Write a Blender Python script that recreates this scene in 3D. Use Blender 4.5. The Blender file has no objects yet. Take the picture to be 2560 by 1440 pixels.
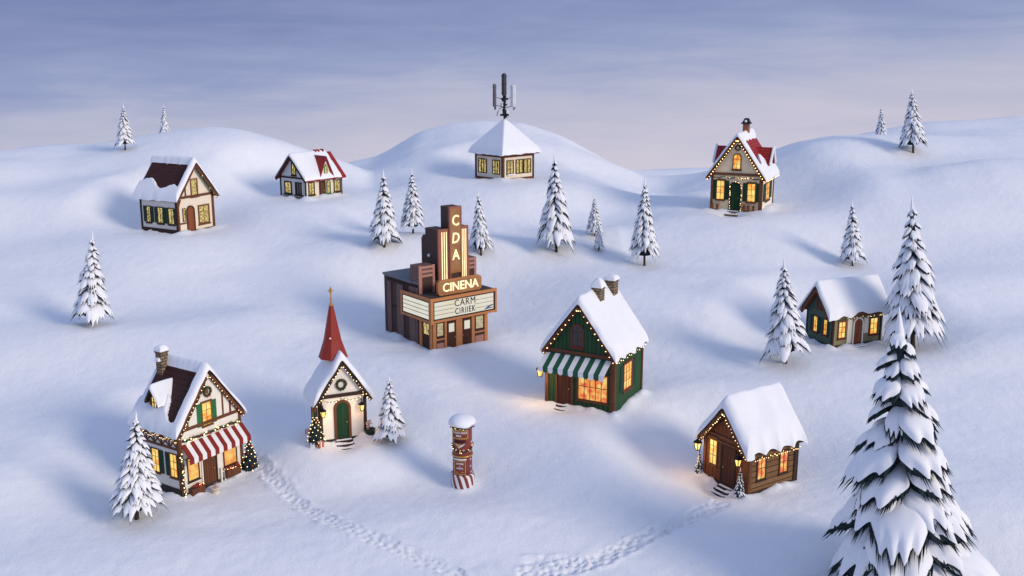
import bpy, math, random
import numpy as np
from mathutils import Vector, Matrix, noise as mnoise

# ------------------------------------------------------------------ camera, sky, sun, exposure
R = math.radians
scene = bpy.context.scene
COL = scene.collection
CAM_H = 28.0                       # metres above the valley floor
PITCH = R(13.0)
FOC = 2600.0                       # focal length in pixels of the 2560 px wide photograph
cam_d = bpy.data.cameras.new('camera')
cam_d.sensor_width = 36.0
cam_d.lens = 36.0 * FOC / 2560.0
cam_d.clip_start = 0.5
cam_d.clip_end = 3000.0
cam = bpy.data.objects.new('camera', cam_d)
COL.objects.link(cam)
cam.location = (0, 0, CAM_H)
cam.rotation_euler = (math.pi / 2 - PITCH, 0, 0)
scene.camera = cam

SUN_EL, SUN_AZ = R(23.0), R(124.0)        # azimuth from +Y towards +X: from the right, a little behind the camera
to_sun = Vector((math.sin(SUN_AZ) * math.cos(SUN_EL), math.cos(SUN_AZ) * math.cos(SUN_EL), math.sin(SUN_EL)))
sun_d = bpy.data.lights.new('sun', 'SUN')
sun_d.energy = 1.5
sun_d.angle = R(19.0)
sun_d.color = (1.0, 0.86, 0.68)
sun = bpy.data.objects.new('sun', sun_d)
COL.objects.link(sun)
sun.location = (120, -60, 90)
sun.rotation_euler = to_sun.to_track_quat('Z', 'Y').to_euler()

world = bpy.data.worlds.new('World')
scene.world = world
world.use_nodes = True
wn, wl = world.node_tree.nodes, world.node_tree.links
wn.clear()
w_out = wn.new('ShaderNodeOutputWorld')
w_bg = wn.new('ShaderNodeBackground')
w_bg.inputs['Strength'].default_value = 0.12
w_sky = wn.new('ShaderNodeTexSky')
w_sky.sky_type = 'NISHITA'
w_sky.sun_disc = False
w_sky.sun_elevation = SUN_EL
w_sky.sun_rotation = SUN_AZ
w_tc = wn.new('ShaderNodeTexCoord')
w_sep = wn.new('ShaderNodeSeparateXYZ')
wl.new(w_tc.outputs['Generated'], w_sep.inputs[0])
# cloud layer: a ramp over the height above the horizon, streaked with soft horizontal noise
w_map = wn.new('ShaderNodeMapping')
w_map.inputs['Scale'].default_value = (2.6, 2.6, 19.0)
wl.new(w_tc.outputs['Generated'], w_map.inputs[0])
w_nz = wn.new('ShaderNodeTexNoise')
w_nz.inputs['Scale'].default_value = 2.4
w_nz.inputs['Detail'].default_value = 7.0
w_nz.inputs['Roughness'].default_value = 0.62
w_nz.inputs['Distortion'].default_value = 0.35
wl.new(w_map.outputs[0], w_nz.inputs['Vector'])
def wmath(op, a, b, c=None):
    n = wn.new('ShaderNodeMath'); n.operation = op
    for i, v in enumerate((a, b, c)):
        if v is None: continue
        if isinstance(v, (int, float)): n.inputs[i].default_value = v
        else: wl.new(v, n.inputs[i])
    return n.outputs[0]
nz0 = wmath('SUBTRACT', w_nz.outputs['Fac'], 0.5)
# the cloud is warmer and paler towards the sun's side (+X)
side = wmath('MULTIPLY', w_sep.outputs['X'], -0.075)
hgt = wmath('ADD', wmath('ADD', w_sep.outputs['Z'], wmath('MULTIPLY', nz0, 0.10)), side)
fac = wmath('MULTIPLY_ADD', hgt, 4.6, 0.62)
w_ramp = wn.new('ShaderNodeValToRGB')
cr = w_ramp.color_ramp
def srgb(r, g, b):
    f = lambda c: (c / 255 / 12.92) if c / 255 <= 0.04045 else ((c / 255 + 0.055) / 1.055) ** 2.4
    return (f(r), f(g), f(b), 1.0)
cr.elements[0].position = 0.0;  cr.elements[0].color = srgb(210, 204, 216)
cr.elements[1].position = 1.0;  cr.elements[1].color = srgb(114, 128, 173)
for p_, c_ in ((0.22, srgb(197, 195, 213)), (0.42, srgb(180, 184, 208)), (0.62, srgb(150, 161, 199))):
    e = cr.elements.new(p_); e.color = c_
wl.new(fac, w_ramp.inputs[0])
w_mul = wn.new('ShaderNodeVectorMath'); w_mul.operation = 'SCALE'
# thin high cloud overhead is brighter than the bank at the horizon
w_up = wn.new('ShaderNodeMapRange'); w_up.interpolation_type = 'SMOOTHSTEP'
w_up.inputs['From Min'].default_value = 0.08; w_up.inputs['From Max'].default_value = 0.5
w_up.inputs['To Min'].default_value = 5.88; w_up.inputs['To Max'].default_value = 10.0
wl.new(w_sep.outputs['Z'], w_up.inputs['Value'])
wl.new(w_up.outputs[0], w_mul.inputs['Scale'])
w_hi = wn.new('ShaderNodeMix'); w_hi.data_type = 'RGBA'
w_hf = wn.new('ShaderNodeMapRange'); w_hf.interpolation_type = 'SMOOTHSTEP'
w_hf.inputs['From Min'].default_value = 0.06; w_hf.inputs['From Max'].default_value = 0.35
wl.new(w_sep.outputs['Z'], w_hf.inputs['Value'])
wl.new(w_hf.outputs[0], w_hi.inputs['Factor'])
wl.new(w_ramp.outputs[0], w_hi.inputs['A'])
w_hi.inputs['B'].default_value = (0.232, 0.288, 0.475, 1)
wl.new(w_hi.outputs['Result'], w_mul.inputs[0])
# above the cloud layer the clear sky takes over
w_mr = wn.new('ShaderNodeMapRange')
w_mr.interpolation_type = 'SMOOTHSTEP'
w_mr.inputs['From Min'].default_value = 0.05
w_mr.inputs['From Max'].default_value = 0.75
w_mr.inputs['To Min'].default_value = 0.0
w_mr.inputs['To Max'].default_value = 0.42
wl.new(w_sep.outputs['Z'], w_mr.inputs['Value'])
w_mix = wn.new('ShaderNodeMix'); w_mix.data_type = 'RGBA'
wl.new(w_mr.outputs[0], w_mix.inputs['Factor'])
wl.new(w_mul.outputs[0], w_mix.inputs['A'])
wl.new(w_sky.outputs[0], w_mix.inputs['B'])
wl.new(w_mix.outputs['Result'], w_bg.inputs['Color'])
wl.new(w_bg.outputs[0], w_out.inputs[0])

scene.view_settings.view_transform = 'Standard'
scene.view_settings.look = 'None'
scene.view_settings.exposure = 0.50
scene.view_settings.gamma = 1.0
scene.cycles.use_denoising = True
scene.cycles.max_bounces = 5
scene.cycles.diffuse_bounces = 3
scene.cycles.sample_clamp_indirect = 4.0

rng = random.Random(7)

# ------------------------------------------------------------------ terrain height
C0 = np.array([0.0, 0.0, CAM_H])
FWD = np.array([0.0, math.cos(PITCH), -math.sin(PITCH)])
UP = np.array([0.0, math.sin(PITCH), math.cos(PITCH)])
def ray(px, py):
    d = FWD + np.array([1.0, 0, 0]) * ((px - 1280) / FOC) + UP * ((720 - py) / FOC)
    return d                                     # not normalised: parameter = depth along the optical axis
def crest(profile, Y):
    """Sight lines of a ridge at distance Y -> (x, z) samples of its crest."""
    xs, zs = [], []
    for px, py in profile:
        d = ray(px, py); t = Y / d[1]
        xs.append(d[0] * t); zs.append(CAM_H + d[2] * t)
    return np.array(xs), np.array(zs)
def sstep(a, b, x):
    t = np.clip((x - a) / (b - a), 0, 1)
    return t * t * (3 - 2 * t)
def base_z(y):
    z = -2.7 + 0.211 * (y - 68.0)
    top = 8.6
    k = 1.6
    h = np.clip(0.5 + 0.5 * (top - z) / k / 2, 0, 1)
    z = z * h + top * (1 - h) - k * 2 * h * (1 - h) * 0.5
    fall = np.clip(y - 165.0, 0, None)
    return z - 0.0035 * fall ** 2 - 0.10 * fall
RIDGES = []
def ridge(profile, Y, front, back):
    xs, zs = crest(profile, Y)
    xx = np.linspace(xs[0], xs[-1], 400)
    zz = np.interp(xx, xs, zs)
    ker = np.hanning(17); ker /= ker.sum()
    zp = np.pad(zz, 8, mode='edge')
    zz = np.convolve(zp, ker, mode='valid')
    RIDGES.append((xx, zz, Y, front, back))
ridge([(-900, 420), (-500, 395), (-150, 372), (120, 362), (233, 362), (300, 350), (360, 337), (430, 327), (520, 320), (600, 330), (700, 362),
       (800, 398), (870, 416), (920, 436), (980, 468), (1060, 500), (1130, 520), (1230, 560), (1400, 640)], 142, 24, 15)
ridge([(600, 520), (800, 440), (870, 415), (930, 404), (960, 390), (1050, 336), (1130, 315), (1200, 307), (1300, 312), (1400, 345), (1500, 396),
       (1600, 440), (1690, 451), (1760, 452), (1900, 500), (2100, 560)], 158, 30, 15)
ridge([(1330, 620), (1450, 580), (1510, 556), (1620, 500), (1700, 466), (1800, 428), (1930, 383), (2000, 358), (2080, 345), (2160, 344), (2240, 345),
       (2320, 346), (2500, 350), (2800, 370), (3200, 400)], 140, 26, 14)
ridge([(1900, 470), (2000, 400), (2080, 362), (2150, 338), (2240, 318), (2320, 300), (2420, 292), (2560, 288), (2800, 305), (3300, 360)], 152, 20, 14)
ridge([(1130, 680), (1230, 640), (1330, 605), (1420, 590), (1550, 592), (1640, 625), (1720, 665)], 113, 9, 7)
ridge([(1960, 520), (2060, 480), (2150, 452), (2240, 424), (2320, 402), (2450, 390), (2600, 395)], 127, 12, 6)
def ground0(x, y):
    """Height of the snow without building pads and tracks (numpy arrays or floats)."""
    x = np.asarray(x, float); y = np.asarray(y, float)
    zb = base_z(y)
    m = np.zeros(np.broadcast(x, y).shape)
    for i, (xx, zz, Y, fr, bk) in enumerate(RIDGES):
        h = np.interp(x, xx, zz) - base_z(np.array(Y))
        h = np.clip(h, -3, None)
        h = np.where(h > 0.6, h, 0.6 * np.exp(np.clip((h - 0.6) / 0.6, -8, 0)))
        dy = y - Y
        w = np.where(dy < 0, np.exp(-(dy / fr) ** 2 * 1.3), np.exp(-(dy / bk) ** 2 * 1.3))
        a = h * w
        k = 0.7
        hh = np.clip(0.5 + 0.5 * (a - m) / k, 0, 1)
        m = m * (1 - hh) + a * hh + k * hh * (1 - hh)
    z = zb + m
    und = (0.42 * np.sin(x * 0.075 + y * 0.24 + 1.2) + 0.34 * np.sin(x * -0.06 + y * 0.37 + 4.0)
           + 0.30 * np.sin(x * 0.19 + y * 0.10 + 2.2) * np.sin(y * 0.21 + 0.5)
           + 0.15 * np.sin(x * 0.15 - y * 0.55 + 0.4) + 0.08 * np.sin(x * 0.25 + y * 0.83 + 5.0))
    amp = 0.62 + 0.38 * sstep(56, 66, y) - 0.3 * sstep(125, 150, y)
    return z + und * amp
PADS = []                                       # (x, y, z, r0, r1)
MOUNDS = []                                     # (x, y, h, r) little drifts
def ground(x, y):
    z = ground0(x, y)
    for (cx, cy, cz, r0, r1) in PADS:
        r = np.hypot(np.asarray(x) - cx, np.asarray(y) - cy)
        w = 1 - sstep(r0, r1, r)
        z = z * (1 - w) + cz * w
    for (cx, cy, h, rr) in MOUNDS:
        r2 = (np.asarray(x) - cx) ** 2 + (np.asarray(y) - cy) ** 2
        z = z + h * np.exp(-r2 / rr ** 2)
    return z
def hit(px, py, fn=None):
    """Point of the snow seen at a photograph pixel, and its depth."""
    fn = fn or ground0
    d = ray(px, py)
    ts = np.arange(25.0, 330.0, 0.25)
    P = C0[None, :] + ts[:, None] * d[None, :]
    g = fn(P[:, 0], P[:, 1])
    below = np.nonzero(P[:, 2] < g)[0]
    if len(below) == 0:
        raise ValueError('no ground at %s,%s' % (px, py))
    i = below[0]
    a, b = ts[max(i - 1, 0)], ts[i]
    for _ in range(30):
        m = 0.5 * (a + b)
        p = C0 + m * d
        if p[2] < float(fn(p[0], p[1])): b = m
        else: a = m
    p = C0 + b * d
    return p, b

# ------------------------------------------------------------------ materials
MATS = {}
def new_mat(name):
    m = bpy.data.materials.new(name); m.use_nodes = True
    nt = m.node_tree
    return m, nt.nodes, nt.links, nt.nodes['Principled BSDF']
def mat(name, c, rough=0.75, var=0.18, nscale=3.0, bump=0.15, bscale=18.0, metal=0.0, spec=0.3):
    """Plain painted / woody / stony surface with mottled tone and a fine relief."""
    if name in MATS: return MATS[name]
    m, N, L, B = new_mat(name)
    tc = N.new('ShaderNodeTexCoord')
    nz = N.new('ShaderNodeTexNoise'); nz.inputs['Scale'].default_value = nscale; nz.inputs['Detail'].default_value = 5
    L.new(tc.outputs['Object'], nz.inputs['Vector'])
    mx = N.new('ShaderNodeMix'); mx.data_type = 'RGBA'
    mx.inputs['A'].default_value = (c[0] * (1 - var), c[1] * (1 - var), c[2] * (1 - var), 1)
    mx.inputs['B'].default_value = (min(1, c[0] * (1 + var)), min(1, c[1] * (1 + var)), min(1, c[2] * (1 + var)), 1)
    L.new(nz.outputs['Fac'], mx.inputs['Factor'])
    L.new(mx.outputs['Result'], B.inputs['Base Color'])
    B.inputs['Roughness'].default_value = rough
    B.inputs['Metallic'].default_value = metal
    B.inputs['Specular IOR Level'].default_value = spec
    if bump:
        n2 = N.new('ShaderNodeTexNoise'); n2.inputs['Scale'].default_value = bscale; n2.inputs['Detail'].default_value = 3
        L.new(tc.outputs['Object'], n2.inputs['Vector'])
        bp = N.new('ShaderNodeBump'); bp.inputs['Strength'].default_value = bump; bp.inputs['Distance'].default_value = 0.05
        L.new(n2.outputs['Fac'], bp.inputs['Height'])
        L.new(bp.outputs[0], B.inputs['Normal'])
    MATS[name] = m
    return m
def mat_bricks(name, c1, c2, mortar, bw, bh, msize=0.02, vertical=False, bump=0.5, rough=0.8, u='xy', off=0.5):
    """Boards, tiles, shingles or masonry: one brick pattern run over the house's own axes."""
    if name in MATS: return MATS[name]
    m, N, L, B = new_mat(name)
    tc = N.new('ShaderNodeTexCoord')
    sp = N.new('ShaderNodeSeparateXYZ'); L.new(tc.outputs['Object'], sp.inputs[0])
    if u == 'xy':
        ad = N.new('ShaderNodeMath'); ad.operation = 'ADD'
        L.new(sp.outputs['X'], ad.inputs[0]); L.new(sp.outputs['Y'], ad.inputs[1]); uo = ad.outputs[0]
    else:
        uo = sp.outputs[u.upper()]
    cb = N.new('ShaderNodeCombineXYZ')
    if vertical:
        L.new(sp.outputs['Z'], cb.inputs['X']); L.new(uo, cb.inputs['Y'])
    else:
        L.new(uo, cb.inputs['X']); L.new(sp.outputs['Z'], cb.inputs['Y'])
    br = N.new('ShaderNodeTexBrick')
    br.offset = off
    br.inputs['Scale'].default_value = 1.0
    br.inputs['Brick Width'].default_value = bw
    br.inputs['Row Height'].default_value = bh
    br.inputs['Mortar Size'].default_value = msize
    br.inputs['Mortar Smooth'].default_value = 0.4
    br.inputs['Color1'].default_value = (*c1, 1); br.inputs['Color2'].default_value = (*c2, 1)
    br.inputs['Mortar'].default_value = (*mortar, 1)
    L.new(cb.outputs[0], br.inputs['Vector'])
    nz = N.new('ShaderNodeTexNoise'); nz.inputs['Scale'].default_value = 6.0; nz.inputs['Detail'].default_value = 6
    mp = N.new('ShaderNodeMapping')
    mp.inputs['Scale'].default_value = (1, 1, 0.15) if vertical else (0.6, 0.6, 1.4)
    L.new(tc.outputs['Object'], mp.inputs[0]); L.new(mp.outputs[0], nz.inputs['Vector'])
    mr = N.new('ShaderNodeMapRange'); mr.inputs['To Min'].default_value = 0.62; mr.inputs['To Max'].default_value = 1.35
    L.new(nz.outputs['Fac'], mr.inputs['Value'])
    vm = N.new('ShaderNodeVectorMath'); vm.operation = 'SCALE'
    L.new(br.outputs['Color'], vm.inputs[0]); L.new(mr.outputs[0], vm.inputs['Scale'])
    L.new(vm.outputs[0], B.inputs['Base Color'])
    B.inputs['Roughness'].default_value = rough
    B.inputs['Specular IOR Level'].default_value = 0.25
    bp = N.new('ShaderNodeBump'); bp.inputs['Strength'].default_value = bump; bp.inputs['Distance'].default_value = 0.06
    bp.invert = True
    L.new(br.outputs['Fac'], bp.inputs['Height']); L.new(bp.outputs[0], B.inputs['Normal'])
    MATS[name] = m
    return m
def mat_glow(name, c1, c2, strength, nscale=2.5, c3=None):
    """Something that gives off light, its colour drifting between tones (a room seen through a pane)."""
    if name in MATS: return MATS[name]
    m, N, L, B = new_mat(name)
    tc = N.new('ShaderNodeTexCoord')
    nz = N.new('ShaderNodeTexNoise'); nz.inputs['Scale'].default_value = nscale; nz.inputs['Detail'].default_value = 3
    L.new(tc.outputs['Object'], nz.inputs['Vector'])
    rp = N.new('ShaderNodeValToRGB')
    rp.color_ramp.elements[0].position = 0.36; rp.color_ramp.elements[0].color = (*c1, 1)
    rp.color_ramp.elements[1].position = 0.64; rp.color_ramp.elements[1].color = (*c2, 1)
    if c3:
        e = rp.color_ramp.elements.new(0.5); e.color = (*c3, 1)
    L.new(nz.outputs['Fac'], rp.inputs[0])
    L.new(rp.outputs[0], B.inputs['Emission Color'])
    B.inputs['Emission Strength'].default_value = strength * 0.62
    B.inputs['Base Color'].default_value = (0.1, 0.06, 0.03, 1)
    B.inputs['Roughness'].default_value = 0.25
    MATS[name] = m
    return m
def mat_snow(name, fine=1.0, grain=0.35):
    m, N, L, B = new_mat(name)
    tc = N.new('ShaderNodeTexCoord')
    B.inputs['Base Color'].default_value = (0.86, 0.875, 0.905, 1)
    B.inputs['Roughness'].default_value = 0.62
    B.inputs['Specular IOR Level'].default_value = 0.22
    n1 = N.new('ShaderNodeTexNoise'); n1.inputs['Scale'].default_value = 1.1 * fine; n1.inputs['Detail'].default_value = 6
    n2 = N.new('ShaderNodeTexNoise'); n2.inputs['Scale'].default_value = 6.0 * fine; n2.inputs['Detail'].default_value = 6; n2.inputs['Roughness'].default_value = 0.7
    for n in (n1, n2): L.new(tc.outputs['Object'], n.inputs['Vector'])
    ad = N.new('ShaderNodeMath'); ad.operation = 'MULTIPLY_ADD'; ad.inputs[1].default_value = 0.55
    L.new(n2.outputs['Fac'], ad.inputs[0]); L.new(n1.outputs['Fac'], ad.inputs[2])
    bp = N.new('ShaderNodeBump'); bp.inputs['Strength'].default_value = grain; bp.inputs['Distance'].default_value = 0.10 / fine
    L.new(ad.outputs[0], bp.inputs['Height']); L.new(bp.outputs[0], B.inputs['Normal'])
    # small tonal drift of old and fresh snow
    mx = N.new('ShaderNodeMix'); mx.data_type = 'RGBA'
    mx.inputs['A'].default_value = (0.80, 0.825, 0.875, 1); mx.inputs['B'].default_value = (0.90, 0.905, 0.925, 1)
    n3 = N.new('ShaderNodeTexNoise'); n3.inputs['Scale'].default_value = 0.35 * fine; n3.inputs['Detail'].default_value = 5
    L.new(tc.outputs['Object'], n3.inputs['Vector'])
    L.new(n3.outputs['Fac'], mx.inputs['Factor']); L.new(mx.outputs['Result'], B.inputs['Base Color'])
    return m
M_snow_ground = mat_snow('ground_snow', 1.0, 0.8)
M_snow = mat_snow('roof_snow', 2.0, 0.3)
M_white = mat('white_plaster', (0.80, 0.76, 0.67), 0.9, 0.07, 2.5, 0.25, 26)
M_cream = mat('cream_plaster', (0.80, 0.70, 0.55), 0.9, 0.07, 2.5, 0.25, 26)
M_beam = mat('brown_beam', (0.13, 0.045, 0.018), 0.7, 0.35, 5, 0.3, 30)
M_dark = mat('dark_beam', (0.035, 0.018, 0.012), 0.75, 0.3, 5, 0.3, 30)
M_frame = mat('window_wood', (0.15, 0.055, 0.022), 0.6, 0.3, 6, 0.2, 30)
M_dframe = mat('dark_window_wood', (0.045, 0.025, 0.018), 0.6, 0.3, 6, 0.2, 30)
M_red = mat('dark_red_wood', (0.16, 0.03, 0.018), 0.6, 0.25, 6, 0.2, 30)
M_plinth = mat('dark_plinth', (0.03, 0.028, 0.026), 0.85, 0.3, 6, 0.3, 20)
M_door = mat_bricks('brown_door_boards', (0.15, 0.055, 0.025), (0.12, 0.042, 0.02), (0.04, 0.015, 0.008), 30, 0.22, 0.02, True)
M_rdoor = mat_bricks('russet_door_boards', (0.27, 0.08, 0.03), (0.23, 0.065, 0.025), (0.10, 0.03, 0.012), 30, 0.25, 0.015, True)
M_ddoor = mat_bricks('dark_door_boards', (0.085, 0.03, 0.018), (0.07, 0.024, 0.014), (0.025, 0.01, 0.006), 30, 0.3, 0.02, True)
M_gdoor = mat_bricks('green_door_boards', (0.012, 0.055, 0.024), (0.010, 0.046, 0.020), (0.006, 0.025, 0.012), 30, 0.2, 0.015, True)
M_shut = mat_bricks('green_shutter_boards', (0.03, 0.17, 0.06), (0.025, 0.15, 0.05), (0.012, 0.07, 0.025), 30, 0.16, 0.012, True)
M_dshut = mat_bricks('dark_green_shutter_boards', (0.018, 0.055, 0.035), (0.015, 0.045, 0.03), (0.006, 0.02, 0.014), 30, 0.16, 0.012, True)
M_gsiding = mat_bricks('green_siding', (0.028, 0.085, 0.036), (0.022, 0.07, 0.028), (0.008, 0.026, 0.012), 60, 0.36, 0.03, True, 0.8)
M_tealwall = mat_bricks('grey_green_boards', (0.075, 0.115, 0.095), (0.068, 0.105, 0.088), (0.05, 0.078, 0.065), 60, 0.34, 0.012, False, 0.4)
M_olive = mat('olive_plaster', (0.23, 0.205, 0.115), 0.85, 0.12, 3, 0.25, 20)
M_logs = mat_bricks('brown_log_boards', (0.21, 0.115, 0.05), (0.16, 0.083, 0.035), (0.045, 0.022, 0.01), 9, 0.42, 0.035, False, 0.8)
M_hutfront = mat_bricks('russet_hut_boards', (0.17, 0.055, 0.02), (0.14, 0.044, 0.016), (0.05, 0.016, 0.007), 60, 0.4, 0.025, True, 0.6)
M_tile_dark = mat_bricks('dark_brown_tiles', (0.062, 0.020, 0.017), (0.052, 0.017, 0.015), (0.03, 0.010, 0.009), 0.5, 0.33, 0.03, False, 0.7, 0.75)
M_tile_red = mat_bricks('red_tiles', (0.40, 0.030, 0.022), (0.32, 0.022, 0.020), (0.17, 0.012, 0.012), 0.42, 0.30, 0.03, False, 0.7, 0.6)
M_spire = mat('red_spire_paint', (0.27, 0.028, 0.018), 0.55, 0.2, 3, 0.2, 20)
M_stone = mat_bricks('chimney_stone', (0.32, 0.22, 0.13), (0.20, 0.14, 0.09), (0.07, 0.055, 0.045), 0.42, 0.22, 0.035, False, 0.9)
M_brick = mat_bricks('chimney_brick', (0.46, 0.15, 0.07), (0.38, 0.115, 0.055), (0.20, 0.15, 0.12), 0.34, 0.15, 0.02, False, 0.6)
M_metal = mat('black_iron', (0.02, 0.02, 0.022), 0.45, 0.2, 8, 0.1, 20, 0.6, 0.5)
M_gold = mat('gold_paint', (0.62, 0.36, 0.10), 0.35, 0.2, 8, 0.1, 20, 0.7, 0.5)
M_brass = mat('brass', (0.65, 0.48, 0.2), 0.3, 0.1, 8, 0, 20, 0.9, 0.5)
M_needle = mat('dark_needles', (0.015, 0.030, 0.034), 0.8, 0.4, 4, 0.3, 30)
M_needle2 = mat('garland_needles', (0.022, 0.055, 0.020), 0.8, 0.4, 8, 0.3, 30)
M_bark = mat('bark', (0.055, 0.038, 0.026), 0.9, 0.3, 6, 0.5, 14)
M_berry = mat('red_berry', (0.42, 0.03, 0.02), 0.4, 0.2, 6, 0.0)
M_ribbon = mat('white_ribbon', (0.8, 0.78, 0.75), 0.6, 0.05, 6, 0.0)
M_clay = mat('clay_pot', (0.30, 0.12, 0.06), 0.8, 0.2, 6, 0.2)
M_awn_w = mat('white_canvas', (0.80, 0.79, 0.78), 0.85, 0.04, 6, 0.15)
M_awn_r = mat('red_canvas', (0.22, 0.022, 0.016), 0.85, 0.12, 6, 0.15)
M_awn_g = mat('green_canvas', (0.018, 0.095, 0.05), 0.85, 0.12, 6, 0.15)
M_lit = mat_glow('lit_window', (0.92, 0.30, 0.025), (1.0, 0.80, 0.26), 1.12, 1.9, (1.0, 0.62, 0.11))
M_lit2 = mat_glow('lit_window_pale', (0.10, 0.075, 0.02), (1.0, 0.84, 0.33), 0.85, 5.0, (0.62, 0.47, 0.12))
M_lit3 = mat_glow('lit_window_red', (0.85, 0.10, 0.03), (1.0, 0.72, 0.2), 0.95, 2.2, (1.0, 0.34, 0.06))
M_shoplit = mat_glow('lit_shop_window', (0.9, 0.26, 0.035), (1.0, 0.66, 0.16), 0.95, 1.4)
M_dim = mat('dark_glass', (0.018, 0.014, 0.012), 0.15, 0.3, 3, 0.0, 20, 0, 0.6)
M_lamp = mat_glow('lamp_glass', (1.0, 0.62, 0.10), (1.0, 0.78, 0.25), 1.7, 2.0)
M_bulb = mat_glow('string_bulb', (1.0, 0.60, 0.20), (1.0, 0.78, 0.42), 5.2, 3.0)

M_bulb_bright = mat_glow('bright_string_bulb', (1.0, 0.52, 0.13), (1.0, 0.66, 0.24), 15.0, 3.0)

# ------------------------------------------------------------------ mesh collector
class MB:
    """Collects faces in a thing's own units; build() links them as ONE mesh object."""
    def __init__(s, ctx=None):
        s.V, s.F, s.MI, s.SM = [], [], [], []
        s.ctx = ctx; s.m = 0; s.smooth = False
    def v(s, x, y, z): s.V.append((x, y, z)); return len(s.V) - 1
    def f(s, idx): s.F.append(tuple(idx)); s.MI.append(s.m); s.SM.append(s.smooth)
    def mat(s, i, smooth=None):
        s.m = i
        if smooth is not None: s.smooth = smooth
        return s
    def prism(s, A, B):
        """Solid between two matching loops of points."""
        n = len(A)
        a = [s.v(*p) for p in A]; b = [s.v(*p) for p in B]
        s.f(a[::-1]); s.f(b)
        for i in range(n):
            j = (i + 1) % n
            s.f((a[i], a[j], b[j], b[i]))
        return s
    def box(s, x0, x1, y0, y1, z0, z1):
        return s.prism([(x0, y0, z0), (x1, y0, z0), (x1, y1, z0), (x0, y1, z0)],
                       [(x0, y0, z1), (x1, y0, z1), (x1, y1, z1), (x0, y1, z1)])
    def bar(s, p, q, w, h=None, up=(0, 0, 1)):
        h = h or w
        p, q = Vector(p), Vector(q); d = (q - p).normalized()
        u = Vector(up)
        if abs(d.dot(u)) > 0.95: u = Vector((1, 0, 0))
        a = d.cross(u).normalized(); b = a.cross(d).normalized()
        c = [(-1, -1), (1, -1), (1, 1), (-1, 1)]
        return s.prism([tuple(p + a * (i * w / 2) + b * (j * h / 2)) for i, j in c],
                       [tuple(q + a * (i * w / 2) + b * (j * h / 2)) for i, j in c])
    def tube(s, pts, r, n=6, taper=None):
        rings = []
        pts = [Vector(p) for p in pts]
        for i, p in enumerate(pts):
            d = (pts[min(i + 1, len(pts) - 1)] - pts[max(i - 1, 0)]).normalized()
            u = Vector((0, 0, 1)) if abs(d.z) < 0.9 else Vector((1, 0, 0))
            a = d.cross(u).normalized(); b = a.cross(d)
            rr = r if taper is None else r * (1 + (taper - 1) * i / (len(pts) - 1))
            rings.append([s.v(*(p + a * math.cos(2 * math.pi * k / n) * rr + b * math.sin(2 * math.pi * k / n) * rr)) for k in range(n)])
        for A, B in zip(rings, rings[1:]):
            for k in range(n): s.f((A[k], A[(k + 1) % n], B[(k + 1) % n], B[k]))
        s.f(rings[0][::-1]); s.f(rings[-1])
        return s
    def lathe(s, prof, c=(0, 0, 0), n=20, rot=0.0):
        """prof: (radius, z) from bottom to top."""
        rings = []
        for r, z in prof:
            rings.append([s.v(c[0] + r * math.cos(2 * math.pi * k / n + rot), c[1] + r * math.sin(2 * math.pi * k / n + rot), c[2] + z) for k in range(n)])
        for A, B in zip(rings, rings[1:]):
            for k in range(n): s.f((A[k], A[(k + 1) % n], B[(k + 1) % n], B[k]))
        s.f(rings[0][::-1]); s.f(rings[-1])
        return s
    def ball(s, c, r, n=6, sq=1.0):
        return s.lathe([(r * math.sin(math.pi * i / n) + 1e-4, -r * sq * math.cos(math.pi * i / n)) for i in range(n + 1)], c, max(6, n + 2))
    def spike(s, p, q, r, n=3):
        p, q = Vector(p), Vector(q); d = (q - p).normalized()
        u = Vector((0, 0, 1)) if abs(d.z) < 0.9 else Vector((1, 0, 0))
        a = d.cross(u).normalized(); b = a.cross(d)
        ring = [s.v(*(p + a * math.cos(2 * math.pi * k / n) * r + b * math.sin(2 * math.pi * k / n) * r)) for k in range(n)]
        t = s.v(*q)
        for k in range(n): s.f((ring[k], ring[(k + 1) % n], t))
        s.f(ring[::-1])
        return s
    def grid(s, P):
        """P[i][j] points."""
        I = [[s.v(*p) for p in row] for row in P]
        for i in range(len(I) - 1):
            for j in range(len(I[0]) - 1):
                s.f((I[i][j], I[i + 1][j], I[i + 1][j + 1], I[i][j + 1]))
        return I
    def build(s, name, mats, parent=None, recalc=True):
        S, off = (s.ctx.S, s.ctx.off) if s.ctx else (1.0, (0, 0, 0))
        me = bpy.data.meshes.new(name)
        V = [((x - off[0]) * S, (y - off[1]) * S, (z - off[2]) * S) for x, y, z in s.V]
        me.from_pydata(V, [], s.F)
        if not isinstance(mats, (list, tuple)): mats = [mats]
        for m in mats: me.materials.append(m)
        me.polygons.foreach_set('material_index', s.MI)
        me.polygons.foreach_set('use_smooth', s.SM)
        if recalc:
            import bmesh
            bm = bmesh.new(); bm.from_mesh(me)
            bmesh.ops.recalc_face_normals(bm, faces=bm.faces)
            bm.to_mesh(me); bm.free()
        me.update()
        o = bpy.data.objects.new(name, me)
        COL.objects.link(o)
        if parent is not None: o.parent = parent
        return o
def tag(o, label=None, cat=None, group=None, kind=None):
    if label: o['label'] = label
    if cat: o['category'] = cat
    if group: o['group'] = group
    if kind: o['kind'] = kind
    return o
def empty(name, loc, rz, label, cat, group=None):
    o = bpy.data.objects.new(name, None)
    o.empty_display_size = 0.5
    COL.objects.link(o)
    o.location = loc; o.rotation_euler = (0, 0, rz)
    return tag(o, label, cat, group)
class Ctx:
    """A thing under construction: S metres per unit, off = the unit point that sits at the root."""
    def __init__(s, root, S, off): s.root, s.S, s.off = root, S, off
    def mb(s): return MB(s)
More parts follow.
